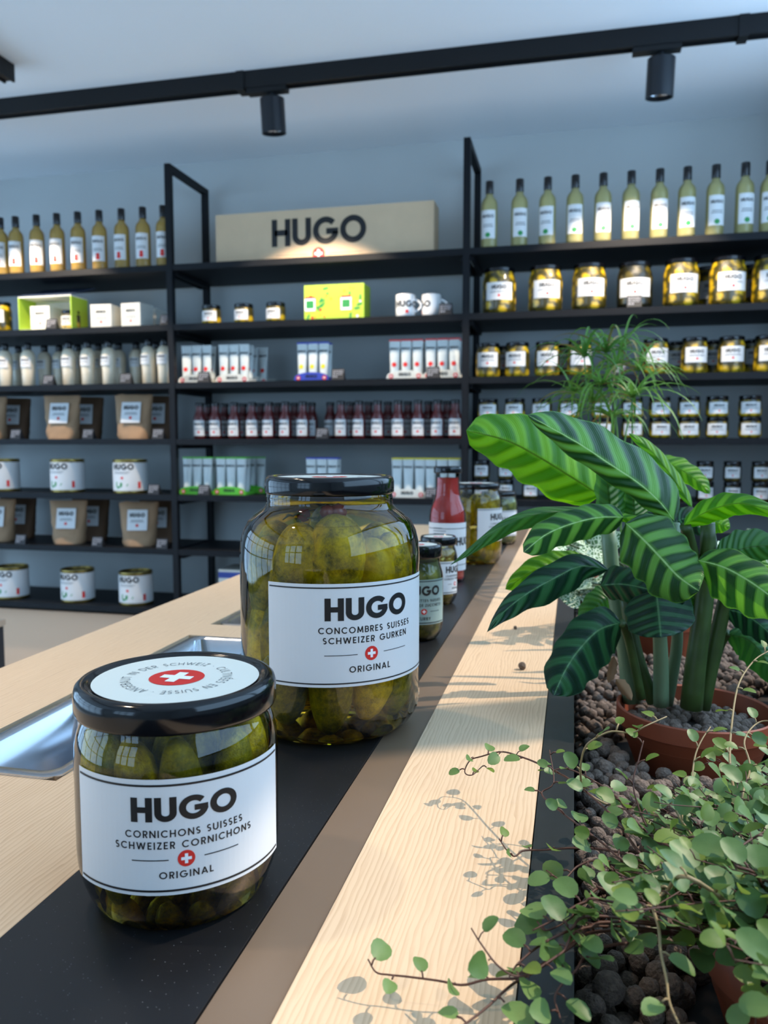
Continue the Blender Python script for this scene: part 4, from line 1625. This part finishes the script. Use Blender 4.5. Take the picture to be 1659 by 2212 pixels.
rp2 = random.Random(21)
cand = []
y = .20
rowi = 0
while y < 1.5:
    x = .0095 + (rowi % 2) * .0052
    while x < .29:
        px, py = x + rp2.uniform(-.0016, .0016), y + rp2.uniform(-.0016, .0016)
        for layer in (0, 1):
            rr = rp2.uniform(.0042, .0062) * (1.0 if rp2.random() > .12 else 1.25)
            q = (px + layer * .005, py + layer * .005, -.052 + rr * .85 + layer * .0095 + rp2.uniform(-.001, .001))
            if layer and rp2.random() < .25:
                continue
            if q[0] - rr < .0045:
                q = (.0045 + rr, q[1], q[2])
            if all((q[0] - a) ** 2 + (q[1] - b) ** 2 > (c + rr) ** 2 for a, b, c in POTS):
                cand.append((q, rr, layer))
        x += .0106
    y += .0092
    rowi += 1


def score(c):
    u, v, z = project(c[0])
    if not (1215 < u < 1660 and 1250 < v < 2230):
        return 9 + z
    vine = u > 1440 + (v - 1600) * .0 and 1750 < v < 2000
    return z - .06 * c[2] + (.5 if vine else 0)


cand.sort(key=score)
MIXP = MB()
low = [pebble_low(i) for i in range(4)]
for i, (q, rr, layer) in enumerate(cand):
    if i < 300:
        o = link('clay_pebble', PEB[i % 6])
        o.location = q
        o.scale = (rr,) * 3
        o.rotation_euler = (rp2.uniform(0, 6), rp2.uniform(0, 6), rp2.uniform(0, 6))
        tag(o, 'round brown clay pebble lying in the planter trough', 'pebble', 'clay pebbles in the planter')
    else:
        M = Matrix.Translation(q) @ Matrix.Rotation(rp2.uniform(0, 6), 4, 'Z') @ Matrix.Scale(rr, 4)
        vv, ff = low[i % 4]
        MIXP.add([M @ Vector(p) for p in vv], ff)
o = link('clay_pebble_bed', MIXP.mesh('clay_pebble_bed', 'pebble_bed', 180))
tag(o, 'bed of further brown clay pebbles filling the planter trough', 'pebbles', kind='stuff')
for (u, v, rr, lb) in ((1128, 1446, .0036, 'larger stray clay pebble lying on the oak plank'), (1113, 1359, .0020, 'smaller stray clay pebble lying on the oak plank')):
    p = onz(u, v, 0)
    o = link('clay_pebble', PEB[0])
    o.location = (p.x, p.y, rr * .92)
    o.scale = (rr,) * 3
    tag(o, lb, 'pebble')


# ================================================================== POTS AND PLANTS
def pot(parent, r_, h_, mat='terracotta', soil='soil'):
    prof = [(0, 0), (r_ * .74, 0), (r_ * .95, h_ - .016), (r_ * .96, h_ - .014), (r_, h_ - .013), (r_, h_ - .001), (r_ * .985, h_), (r_ * .955, h_ - .001), (r_ * .94, h_ - .012), (r_ * .90, h_ * .5)]
    link('pot', MB().lathe(prof, 48).mesh('pot', mat, 40), parent)
    link('potting_soil', MB().lathe([(0, h_ - .017), (r_ * .935, h_ - .017)], 24).mesh('potting_soil', soil), parent)


def leaf_mesh(mid, d0, d1, wl, wr, mat, tiltl=.5, tiltr=-.3, wav=.05, ph=0.0, prof='oval', sag=0.0, n=26, m=8):
    """mid: pixel polyline base->tip; d0, d1: distance from the camera at base and tip; wl / wr: half widths (pixels) left / right of the midrib;
    tiltl / tiltr: how far each half leans away (per unit of width)"""
    pts = catmull([Vector((a, b, 0)) for a, b in mid], n)
    v, f, uv = [], [], []
    for i, p in enumerate(pts):
        s = i / n
        t = (pts[min(i + 1, n)] - pts[max(i - 1, 0)])
        t.normalize()
        pr_ = Vector((t.y, -t.x))          # left of travel in image space (y down)
        dep = d0 + (d1 - d0) * s + sag * sin(pi * s)
        if prof == 'oval':
            w = (1 - (1 - min(s / .42, 1)) ** 2.2) ** .62 if s < .42 else max(0.0, 1 - ((s - .42) / .58) ** 2.3) ** .72
        elif prof == 'blunt':
            w = (1 - (1 - min(s / .3, 1)) ** 2.4) ** .6 if s < .3 else max(0.0, 1 - ((s - .3) / .7) ** 4) ** .5
        else:
            w = (1 - (1 - min(s / .4, 1)) ** 2) ** .8 if s < .4 else max(0.0, 1 - ((s - .4) / .6) ** 1.5)
        for k in range(-m, m + 1):
            tt = k / m
            side = wl if tt < 0 else wr
            tilt = tiltl if tt < 0 else tiltr
            wob = 1 + .10 * noise.noise(Vector((s * 5.0, ph * 3.1, 2.0 if tt > 0 else 7.0))) * abs(tt) ** 2 + wav * sin(2 * pi * (4.3 * s) + ph + (1.3 if tt > 0 else 0)) * abs(tt) ** 2
            off = abs(tt) * side * w * wob
            q = p + Vector((pr_.x, pr_.y, 0)) * (off if tt < 0 else -off)
            wm = off * dep / F
            dd = dep + tilt * wm + .35 * wm * abs(tt) + wav * .12 * side * w * abs(tt) ** 2 * sin(2 * pi * 5 * s + ph) * dep / F
            v.append(atd(q.x, q.y, dd))
            uv.append((s, .5 + .5 * tt))
    c = 2 * m + 1
    for i in range(n):
        for k in range(c - 1):
            f.append((i * c + k, i * c + k + 1, (i + 1) * c + k + 1, (i + 1) * c + k))
    return MB().add(v, f).mesh('leaf', mat, 180, uv)


def cc(*pts):                         # coordinates read off an enlarged crop of the photograph
    return [(960 + .4213 * a, 860 + .4213 * b) for a, b in pts]


zp = empty('zebra_plant', (.0955, .652, -.0518))
tag(zp, 'striped zebra plant with broad leaves in a brown plastic pot', 'plant')
ZO = Vector(zp.location)


def zlink(name, me, parent=None):
    o = link(name, me, parent or zp)
    if parent is None:
        o.location = -ZO
    return o


def local_pot(r_, h_, host, mat='terracotta'):
    pot(host, r_, h_, mat)


local_pot(.0585, .048, zp)
LEAVES = [
    # mid points, d0, d1, wl, wr, material, tiltl, tiltr, prof, label
    (cc((800, 500), (640, 398), (480, 300), (320, 218), (112, 165)), .69, .66, 62, 66, 'zebra_leaf_back', .3, .3, 'blunt'),
    (cc((1178, 630), (1110, 540), (1000, 440), (850, 340), (700, 240), (560, 160), (425, 85)), .62, .58, 36, 60, 'zebra_leaf', .1, .7, 'oval'),
    (cc((1270, 560), (1180, 420), (1060, 270), (945, 180)), .70, .72, 14, 16, 'zebra_leaf_back', .6, .6, 'oval'),
    (cc((1090, 310), (1200, 360), (1290, 420), (1362, 490)), .80, .80, 24, 20, 'zebra_leaf_back', .2, .2, 'oval'),
    (cc((1228, 650), (1330, 590), (1440, 550), (1560, 545), (1800, 620)), .60, .56, 26, 28, 'zebra_leaf_back', .5, .6, 'oval'),
    (cc((900, 590), (700, 582), (520, 588), (380, 620), (250, 690), (130, 780), (28, 858)), .64, .58, 26, 14, 'plain_leaf', .6, .6, 'point'),
    (cc((920, 610), (790, 612), (650, 645), (520, 700), (405, 790)), .60, .565, 40, 32, 'zebra_leaf', .3, .4, 'blunt'),
    (cc((850, 600), (920, 612), (1000, 630), (1075, 640)), .60, .61, 10, 10, 'zebra_leaf_back', .5, .5, 'oval'),
    (cc((930, 640), (1030, 735), (1120, 830), (1200, 915), (1305, 990)), .595, .55, 68, 66, 'zebra_leaf', .35, .25, 'blunt'),
    (cc((800, 960), (920, 955), (1080, 990), (1232, 1050)), .63, .60, 40, 36, 'zebra_leaf_shaded', .5, .1, 'blunt'),
    (cc((1085, 985), (1096, 1080), (1104, 1160), (1110, 1228)), .60, .572, 76, 72, 'zebra_leaf_shaded', .3, .3, 'blunt'),
    (cc((840, 880), (700, 862), (560, 925), (420, 1005), (300, 1100), (218, 1200)), .62, .57, 44, 34, 'zebra_leaf_shaded', .3, .3, 'point'),
    (cc((760, 850), (600, 850), (450, 890), (312, 980)), .68, .68, 34, 30, 'zebra_leaf_back', .2, .2, 'oval'),
    (cc((905, 1150), (790, 1190), (690, 1290), (620, 1395), (560, 1525)), .60, .565, 64, 50, 'zebra_leaf_shaded', .3, .3, 'blunt'),
    (cc((870, 1010), (790, 1060), (690, 1180)), .68, .68, 34, 34, 'plain_leaf', .2, .2, 'oval'),
    (cc((1300, 830), (1430, 865), (1560, 935), (1680, 1020), (1800, 1110)), .57, .51, 46, 72, 'zebra_leaf', .3, .4, 'oval'),
    (cc((1395, 830), (1490, 785), (1600, 760), (1780, 760)), .60, .60, 40, 40, 'plain_leaf', .3, .3, 'oval'),
    (cc((1310, 620), (1390, 640), (1465, 665)), .72, .73, 26, 22, 'zebra_leaf_back', .2, .2, 'oval'),
    (cc((1020, 590), (1100, 575), (1180, 620), (1260, 700)), .72, .72, 26, 26, 'zebra_leaf_shaded', .2, .2, 'oval'),
    (cc((1170, 640), (1250, 620), (1340, 700)), .70, .70, 26, 26, 'zebra_leaf_shaded', .2, .2, 'oval'),
    (cc((860, 660), (845, 520), (825, 330)), .655, .65, 30, 34, 'plain_leaf', .5, .6, 'blunt'),
    (cc((975, 650), (970, 520), (955, 385)), .66, .66, 34, 30, 'plain_leaf', .6, .5, 'blunt'),
    (cc((1440, 1080), (1540, 1110), (1640, 1180), (1760, 1300)), .62, .60, 30, 36, 'zebra_leaf_shaded', .3, .3, 'oval'),
    (cc((1450, 1210), (1560, 1240), (1640, 1330), (1720, 1480)), .64, .62, 30, 44, 'plain_leaf', .3, .3, 'oval'),
    (cc((1225, 1100), (1275, 1040), (1312, 975)), .62, .62, 22, 24, 'plain_leaf', .3, .3, 'oval'),
    (cc((1400, 1050), (1480, 1040), (1600, 1100)), .66, .66, 26, 30, 'plain_leaf', .3, .3, 'oval'),
    (cc((1430, 830), (1540, 830), (1690, 890)), .68, .68, 22, 30, 'zebra_leaf_back', .3, .3, 'oval'),
]
for i, (mid, d0, d1, wl, wr, mt, tl, trr, pf) in enumerate(LEAVES):
    zlink('leaf', leaf_mesh(mid, d0, d1, wl, wr, mt, tl, trr, .015 if i == 10 else .06, i * 1.7, pf))

CROWN = Vector((.0955, .652, -.025))


def petiole(pts, d0, d1, r0, r1, mat):
    p = [Vector((a, b, 0)) for a, b in pts]
    c = catmull(p, 10)
    P3 = [atd(q.x, q.y, d0 + (d1 - d0) * i / 10) for i, q in enumerate(c)]
    zlink('leaf_stalk', MB().tube(P3, [r0 + (r1 - r0) * i / 10 for i in range(11)], 10).mesh('leaf_stalk', mat, 180))


petiole(cc((960, 1560), (935, 1330), (905, 1170), (860, 900), (840, 660)), .655, .655, .0075, .0060, 'petiole_pale')
petiole(cc((1075, 1560), (1010, 1400), (965, 1230), (930, 1000)), .635, .64, .0055, .0055, 'petiole')
petiole(cc((1110, 1570), (1110, 1380), (1105, 1230), (1090, 1060)), .63, .60, .0062, .0050, 'petiole_pale')
petiole(cc((1140, 1570), (1175, 1380), (1195, 1180), (1180, 640)), .655, .64, .0050, .0042, 'petiole_pale')
petiole(cc((1265, 1590), (1290, 1350), (1330, 1050), (1350, 830), (1350, 640)), .625, .61, .0085, .0055, 'petiole')
petiole(cc((1320, 1590), (1370, 1350), (1420, 1120), (1450, 1000)), .635, .62, .0065, .0055, 'petiole')
petiole(cc((1360, 830), (1365, 740), (1340, 640), (1310, 600)), .625, .64, .0052, .0046, 'petiole')
petiole(cc((1300, 900), (1260, 740), (1235, 655)), .62, .60, .0045, .0042, 'petiole')
petiole(cc((1330, 1000), (1380, 880), (1405, 825)), .625, .60, .0050, .0040, 'petiole')
petiole(cc((1340, 1540), (1400, 1300), (1440, 1220), (1460, 1205)), .65, .64, .0045, .0030, 'petiole')
petiole(cc((1010, 1540), (960, 1300), (930, 1190), (905, 1150)), .625, .60, .0035, .0032, 'petiole')
zlink('dry_leaf', leaf_mesh(cc((870, 1320), (860, 1400), (840, 1460)), .62, .62, 10, 10, 'dry_leaf', .3, .3, .2, 1, 'oval', n=8, m=3))
zlink('dry_leaf', leaf_mesh(cc((880, 1440), (920, 1490), (960, 1550)), .61, .61, 14, 10, 'dry_leaf', .3, .3, .2, 2, 'oval', n=8, m=3))
# pebbles inside the zebra plant's pot
for i in range(96):
    a, rr = i * 2.39996, .0495 * sqrt((i + 4) / 100)
    s_ = rp2.uniform(.0044, .0060)
    q = Vector((.0955 + rr * cos(a), .652 + rr * sin(a), -.0208 + s_ * .5))
    o = link('clay_pebble', PEB[i % 6])
    o.location = q
    o.scale = (s_,) * 3
    o.rotation_euler = (a * 3, a, 0)
    tag(o, 'grey brown clay pebble inside the pot of the striped plant', 'pebble', 'clay pebbles in the zebra plant pot')

# ------------------------------------------------------------------ creeping wire vine
def vleaf_template():
    v, f = [(0, 0, 0)], []
    n = 12
    for i in range(n):
        a = 2 * pi * i / n - pi
        x = .5 + .5 * cos(a)
        y = .40 * sin(a) * (1.08 - .16 * x)
        v.append((x, y, .10 * abs(y) * 2 - .08 * (x - .5) ** 2 * 4))
    v[0] = (.5, 0, -.015)
    for i in range(n):
        f.append((0, 1 + i, 1 + (i + 1) % n))
    return v, f


VL = vleaf_template()
VM = {m_: MB().add(*VL).mesh('leaf', m_, 180) for m_ in ('vine_leaf', 'vine_leaf_young')}
VPOT = Vector((.108, .345, -.0518))
vine = empty('wire_vine', VPOT)
tag(vine, 'creeping wire vine with small round leaves spilling out of a brown pot', 'plant')
local_pot(.052, .050, vine)
vleaves = []
rv = random.Random(77)


def grow(path, rad=.0008, step=.0105, size=.0092, mat='stem_brown', young=.05, tipyoung=True, start=.12, jitter=1.0):
    n = max(8, int(sum((Vector(path[i + 1]) - Vector(path[i])).length for i in range(len(path) - 1)) / .004))
    c = catmull(path, n)
    mb = MB().tube(c, [rad * (.82 - .45 * i / n) for i in range(n + 1)], 5)
    acc, side = 0.0, 1
    tot = sum((c[i + 1] - c[i]).length for i in range(n))
    run = 0
    for i in range(1, n + 1):
        dl = (c[i] - c[i - 1]).length
        acc += dl
        run += dl
        if acc < step * rv.uniform(.8, 1.2) or run / tot < start:
            continue
        acc = 0
        t = (c[i] - c[i - 1]).normalized()
        ref = Vector((0, 0, 1))
        lat = t.cross(ref)
        if lat.length < .2:
            lat = RT.copy()
        lat.normalize()
        side = -side
        ax = (lat * side * rv.uniform(.5, 1) + t * rv.uniform(-.1, .7) + Vector((0, 0, rv.uniform(-.35, .55))) * jitter).normalized()
        p0 = c[i]
        p1 = p0 + ax * rv.uniform(.0022, .0042) + Vector((0, 0, .0008))
        mb.tube([p0, (p0 + p1) / 2 + Vector((0, 0, .0006)), p1], rad * .45, 4)
        nrm = (Vector((0, 0, 1)) * rv.uniform(.4, 1.2) - FW * rv.uniform(.2, 1.0) + SUN_DIR * .5 + Vector((rv.uniform(-1, 1), rv.uniform(-1, 1), rv.uniform(-1, 1))) * .55 * jitter).normalized()
        f_ = run / tot
        sz = size * rv.uniform(.72, 1.25) * (1 if not tipyoung else 1.1 - .45 * max(0, f_ - .6) / .4)
        ym = 'vine_leaf_young' if (rv.random() < young or (tipyoung and f_ > .93)) else 'vine_leaf'
        vleaves.append((p1, ax, nrm, sz, ym))
    o = link('stem', mb.mesh('stem', mat, 180), vine)
    o.location = -VPOT
    return c


def leaf_matrix(p, ax, nrm, sz):
    y = nrm.cross(ax).normalized()
    z = ax.cross(y).normalized()
    M = Matrix((ax, y, z)).transposed().to_4x4()
    return Matrix.Translation(p) @ M @ Matrix.Scale(sz, 4)


def pz(*pts):
    return [onz(a, b, z) for a, b, z in pts]


VC = VPOT + Vector((-.02, .0, .045))
# runners that reach out over the rim and the oak plank
grow([VC] + pz((1420, 1880, .020), (1330, 1770, .030), (1240, 1690, .034), (1168, 1652, .032), (1120, 1633, .029), (1082, 1624, .026), (1040, 1634, .022), (1015, 1643, .020), (1004, 1668, .018), (1020, 1674, .018), (1042, 1655, .020)), .0008, .010, .0080)
grow([VC] + pz((1400, 1870, .020), (1320, 1838, .022), (1240, 1832, .018), (1175, 1836, .016), (1130, 1838, .015), (1112, 1850, .014), (1096, 1838, .015), (1078, 1812, .018)), .0008, .0085, .0090)
grow([VC] + pz((1380, 1880, .022), (1300, 1820, .026), (1220, 1760, .030), (1170, 1715, .030), (1196, 1690, .034), (1187, 1620, .042)), .0008, .010, .0085)
grow([VC] + pz((1330, 1990, .022), (1234, 2045, .018), (1175, 2085, .014), (1127, 2112, .012), (1052, 2116, .011), (1000, 2128, .009), (948, 2119, .010), (880, 2110, .010), (841, 2106, .010), (812, 2100, .010), (795, 2072, .013)), .0008, .0105, .0088, tipyoung=False)
grow([VC] + pz((1320, 2010, .018), (1211, 2060, .016), (1140, 2105, .012), (1098, 2133, .012), (1049, 2178, .012), (1000, 2216, .012), (960, 2250, .012)), .0009, .014, .0100, tipyoung=False)
grow([VC] + pz((1300, 2000, .022), (1211, 2060, .022), (1130, 2108, .020), (1080, 2090, .022), (1040, 2040, .026), (1018, 2005, .028)), .0007, .0095, .0092, tipyoung=False)
grow([VC] + pz((1330, 1930, .020), (1290, 1920, .022), (1245, 1965, .022), (1230, 1985, .022), (1180, 2010, .022), (1160, 1990, .024)), .0008, .0095, .0105, tipyoung=False)
grow([VC] + pz((1480, 1820, .03), (1400, 1750, .026), (1330, 1745, .02), (1267, 1711, .026), (1254, 1672, .040), (1261, 1621, .054), (1281, 1598, .060), (1320, 1580, .064), (1365, 1583, .064), (1395, 1568, .068), (1440, 1548, .070)), .0009, .011, .0085, 'stem_tan', .45)
grow([VC] + pz((1590, 1800, .026), (1592, 1740, .032), (1577, 1655, .040), (1580, 1570, .049), (1595, 1480, .062), (1628, 1428, .070), (1662, 1405, .074)), .0011, .016, .0085, 'stem_tan', .75)
grow([VC] + pz((1600, 1780, .03), (1620, 1660, .042), (1608, 1600, .050), (1640, 1560, .054), (1690, 1560, .056)), .0009, .011, .0090, 'stem_tan', .4)
grow([VC] + pz((1470, 1770, .035), (1490, 1720, .038), (1500, 1640, .048), (1515, 1600, .054), (1535, 1570, .058)), .0008, .0095, .0085, 'stem_tan', .4)
grow([VC] + pz((1500, 1900, .05), (1440, 1925, .035), (1411, 1953, .036), (1423, 2005, .032), (1427, 2056, .028), (1440, 2118, .024), (1446, 2165, .022), (1466, 2212, .020)), .0010, .016, .0110, 'stem_tan', .2, tipyoung=False)
grow([VC] + pz((1520, 1820, .04), (1452, 1830, .03), (1400, 1790, .03), (1368, 1700, .045), (1380, 1640, .055), (1390, 1600, .062)), .0008, .010, .0090, 'stem_brown', .2)
grow([VC] + pz((1640, 1900, .04), (1590, 1870, .046), (1600, 1830, .048), (1680, 1780, .052)), .0010, .012, .0125, 'stem_brown', .1, tipyoung=False)
grow([VC] + pz((1310, 1980, .024), (1230, 2010, .024), (1170, 2040, .022), (1120, 2080, .020), (1100, 2110, .018)), .0008, .0085, .0105, tipyoung=False)
grow([VC] + pz((1330, 1950, .026), (1260, 1950, .028), (1200, 1985, .026), (1150, 2010, .024)), .0008, .0085, .0110, tipyoung=False)
grow([VC] + pz((1330, 2040, .016), (1240, 2100, .014), (1200, 2150, .012), (1210, 2200, .010)), .0008, .0085, .0100, tipyoung=False)
grow([VC] + pz((1360, 1900, .022), (1300, 1860, .022), (1250, 1870, .020), (1215, 1900, .018), (1180, 1880, .018)), .0008, .0085, .0095, tipyoung=False)
grow([VC] + pz((1400, 1800, .03), (1330, 1720, .034), (1270, 1680, .034), (1220, 1660, .036), (1180, 1670, .034)), .0008, .0085, .0090)
# the thick of the plant
poly = [(1300, 1740), (1400, 1700), (1480, 1640), (1690, 1580), (1700, 2240), (1590, 2240), (1600, 2090), (1500, 2030), (1440, 1985), (1330, 1985), (1240, 1950), (1270, 1880), (1380, 1840)]


def inside(x, y):
    c = False
    for (x0, y0), (x1, y1) in zip(poly, poly[1:] + poly[:1]):
        if (y0 > y) != (y1 > y) and x < (x1 - x0) * (y - y0) / (y1 - y0) + x0:
            c = not c
    return c


cnt = 0
while cnt < 120:
    u, v = rv.uniform(1230, 1700), rv.uniform(1580, 2240)
    if not inside(u, v):
        continue
    cnt += 1
    zt = rv.uniform(.004, .050)
    e = onz(u, v, zt)
    st = VPOT + Vector((rv.uniform(-.03, .03), rv.uniform(-.03, .03), .044))
    mid_ = st.lerp(e, .5) + Vector((rv.uniform(-.02, .02), rv.uniform(-.02, .02), rv.uniform(.0, .018)))
    grow([st, mid_, e], .0006, .0088, .0108, 'stem_brown', .05, True, .28, 1.2)
for k in range(30):
    an, dd = rv.uniform(-1.3, 1.5), rv.uniform(.03, .085)
    st = VPOT + Vector((rv.uniform(-.01, .035), rv.uniform(-.03, .03), .044))
    e = VPOT + Vector((dd * cos(an), dd * sin(an), .05 + rv.uniform(.0, .035)))
    grow([st, st.lerp(e, .5) + Vector((0, 0, rv.uniform(.006, .02))), e], .0006, .0088, .0100, 'stem_brown', .05, True, .28, 1.2)
vleaves.sort(key=lambda q: project(q[0])[2] if 700 < project(q[0])[0] < 1665 and project(q[0])[1] < 2220 else 99)
FOL = {}
for i, (p, ax, nrm, sz, ym) in enumerate(vleaves):
    M = leaf_matrix(p - VPOT, ax, nrm, sz)
    if i < 300:
        o = link('leaf', VM[ym], vine)
        o.matrix_basis = M
    else:
        FOL.setdefault(ym, MB()).add([M @ Vector(q) for q in VL[0]], VL[1])
for ym, mb in FOL.items():
    o = link('foliage', mb.mesh('foliage', ym, 180), vine)
    o['kind'] = 'stuff'

# ------------------------------------------------------------------ umbrella grass at the back
gp = empty('umbrella_grass', (.06, 1.22, -.0518))
tag(gp, 'tall umbrella grass with tufts of thin arching blades behind the zebra plant', 'plant')
local_pot(.048, .05, gp)
GO = Vector(gp.location)
rg = random.Random(9)
tufts = [(1262, 770, 1.18), (1330, 790, 1.22), (1300, 830, 1.15), (1366, 858, 1.12), (1345, 750, 1.28), (1280, 870, 1.2), (1240, 850, 1.26), (1380, 800, 1.3), (1322, 900, 1.16), (1310, 760, 1.2)]
for i, (u, v, dep) in enumerate(tufts):
    top = atd(u, v, dep)
    base = GO + Vector((rg.uniform(-.02, .02), rg.uniform(-.02, .02), .035))
    mid_ = base.lerp(top, .55) + Vector((rg.uniform(-.01, .01), rg.uniform(-.01, .01), .02))
    o = link('stem', MB().tube(catmull([base, mid_, top], 10), [.0016 - .00006 * k for k in range(11)], 6).mesh('stem', 'grass_dry' if i == 1 else 'grass_leaf', 180), gp)
    o.location = -GO
    mb, dry = MB(), MB()
    for b in range(19):
        a = 2 * pi * b / 19 + rg.uniform(-.3, .3)
        L_ = rg.uniform(.055, .125)
        el = rg.uniform(.2, 1.1)
        dirv = Vector((cos(a) * cos(el), sin(a) * cos(el), sin(el)))
        pts, p, d = [top.copy()], top.copy(), dirv.copy()
        droop = rg.uniform(.22, .45)
        for s in range(9):
            d = (d + Vector((0, 0, -droop)) * (.35 + s * .08)).normalized()
            p = p + d * L_ / 9
            pts.append(p.copy())
        wv_ = rg.uniform(.0016, .0034)
        tgt = dry if rg.random() < .12 else mb
        sidev = Vector((-sin(a), cos(a), .2)).normalized()
        n0 = len(tgt.v)
        for s, q in enumerate(pts):
            w_ = wv_ * (1 - (s / 9) ** 2) + .0002
            tgt.v += [tuple(q - sidev * w_), tuple(q + Vector((0, 0, -w_ * .4))), tuple(q + sidev * w_)]
        for s in range(9):
            for c in range(2):
                tgt.f.append((n0 + s * 3 + c, n0 + s * 3 + c + 1, n0 + s * 3 + 4 + c, n0 + s * 3 + 3 + c))
    for m_, t_ in (('grass_leaf', mb), ('grass_dry', dry)):
        if t_.v:
            o = link('blade_tuft', t_.mesh('blade_tuft', m_, 180), gp)
            o.location = -GO
            o['kind'] = 'stuff'

# ------------------------------------------------------------------ white-veined nerve plants
def nerve_plant(base, spots, label, depth, pot_r, pmat):
    e = empty('nerve_plant', base)
    tag(e, label, 'plant')
    local_pot(pot_r, .075 if pmat == 'terracotta' else .06, e, pmat)
    B = Vector(base)
    for j, (u, v) in enumerate(spots):
        p = atd(u, v, depth + rg.uniform(-.04, .04))
        ax = (RT * rg.uniform(-1, 1) + Vector((0, 0, rg.uniform(-.7, .5))) - FW * .3).normalized()
        nrm = (Vector((0, 0, 1)) - FW * rg.uniform(.4, 1.2) + RT * rg.uniform(-.5, .5)).normalized()
        M = leaf_matrix(p - B, ax, nrm, rg.uniform(.020, .030))
        o = link('leaf', VMN, e)
        o.matrix_basis = M
        st = Vector((rg.uniform(-.02, .02), rg.uniform(-.02, .02), .05))
        link('stalk', MB().tube(catmull([st, st.lerp(p - B, .5) + Vector((0, 0, .015)), p - B], 6), .0010, 5).mesh('stalk', 'petiole', 180), e)


VMN = MB().add(*VL).mesh('leaf', 'nerve_leaf', 180)
nerve_plant((.10, .99, -.0518), [(1212 + rg.uniform(0, 110), 1160 + rg.uniform(0, 40)) for _ in range(14)] + [(1200 + rg.uniform(0, 110), 1250 + rg.uniform(0, 50)) for _ in range(16)] + [(1480, 1335)], 'nerve plant with white veined leaves in a red pot behind the zebra plant', .86, .050, 'terracotta')
nerve_plant((.23, .80, -.0518), [(1520 + rg.uniform(0, 120), 1165 + rg.uniform(0, 60)) for _ in range(18)], 'nerve plant with white veined leaves in a grey pot at the right', .80, .055, 'pot_grey')
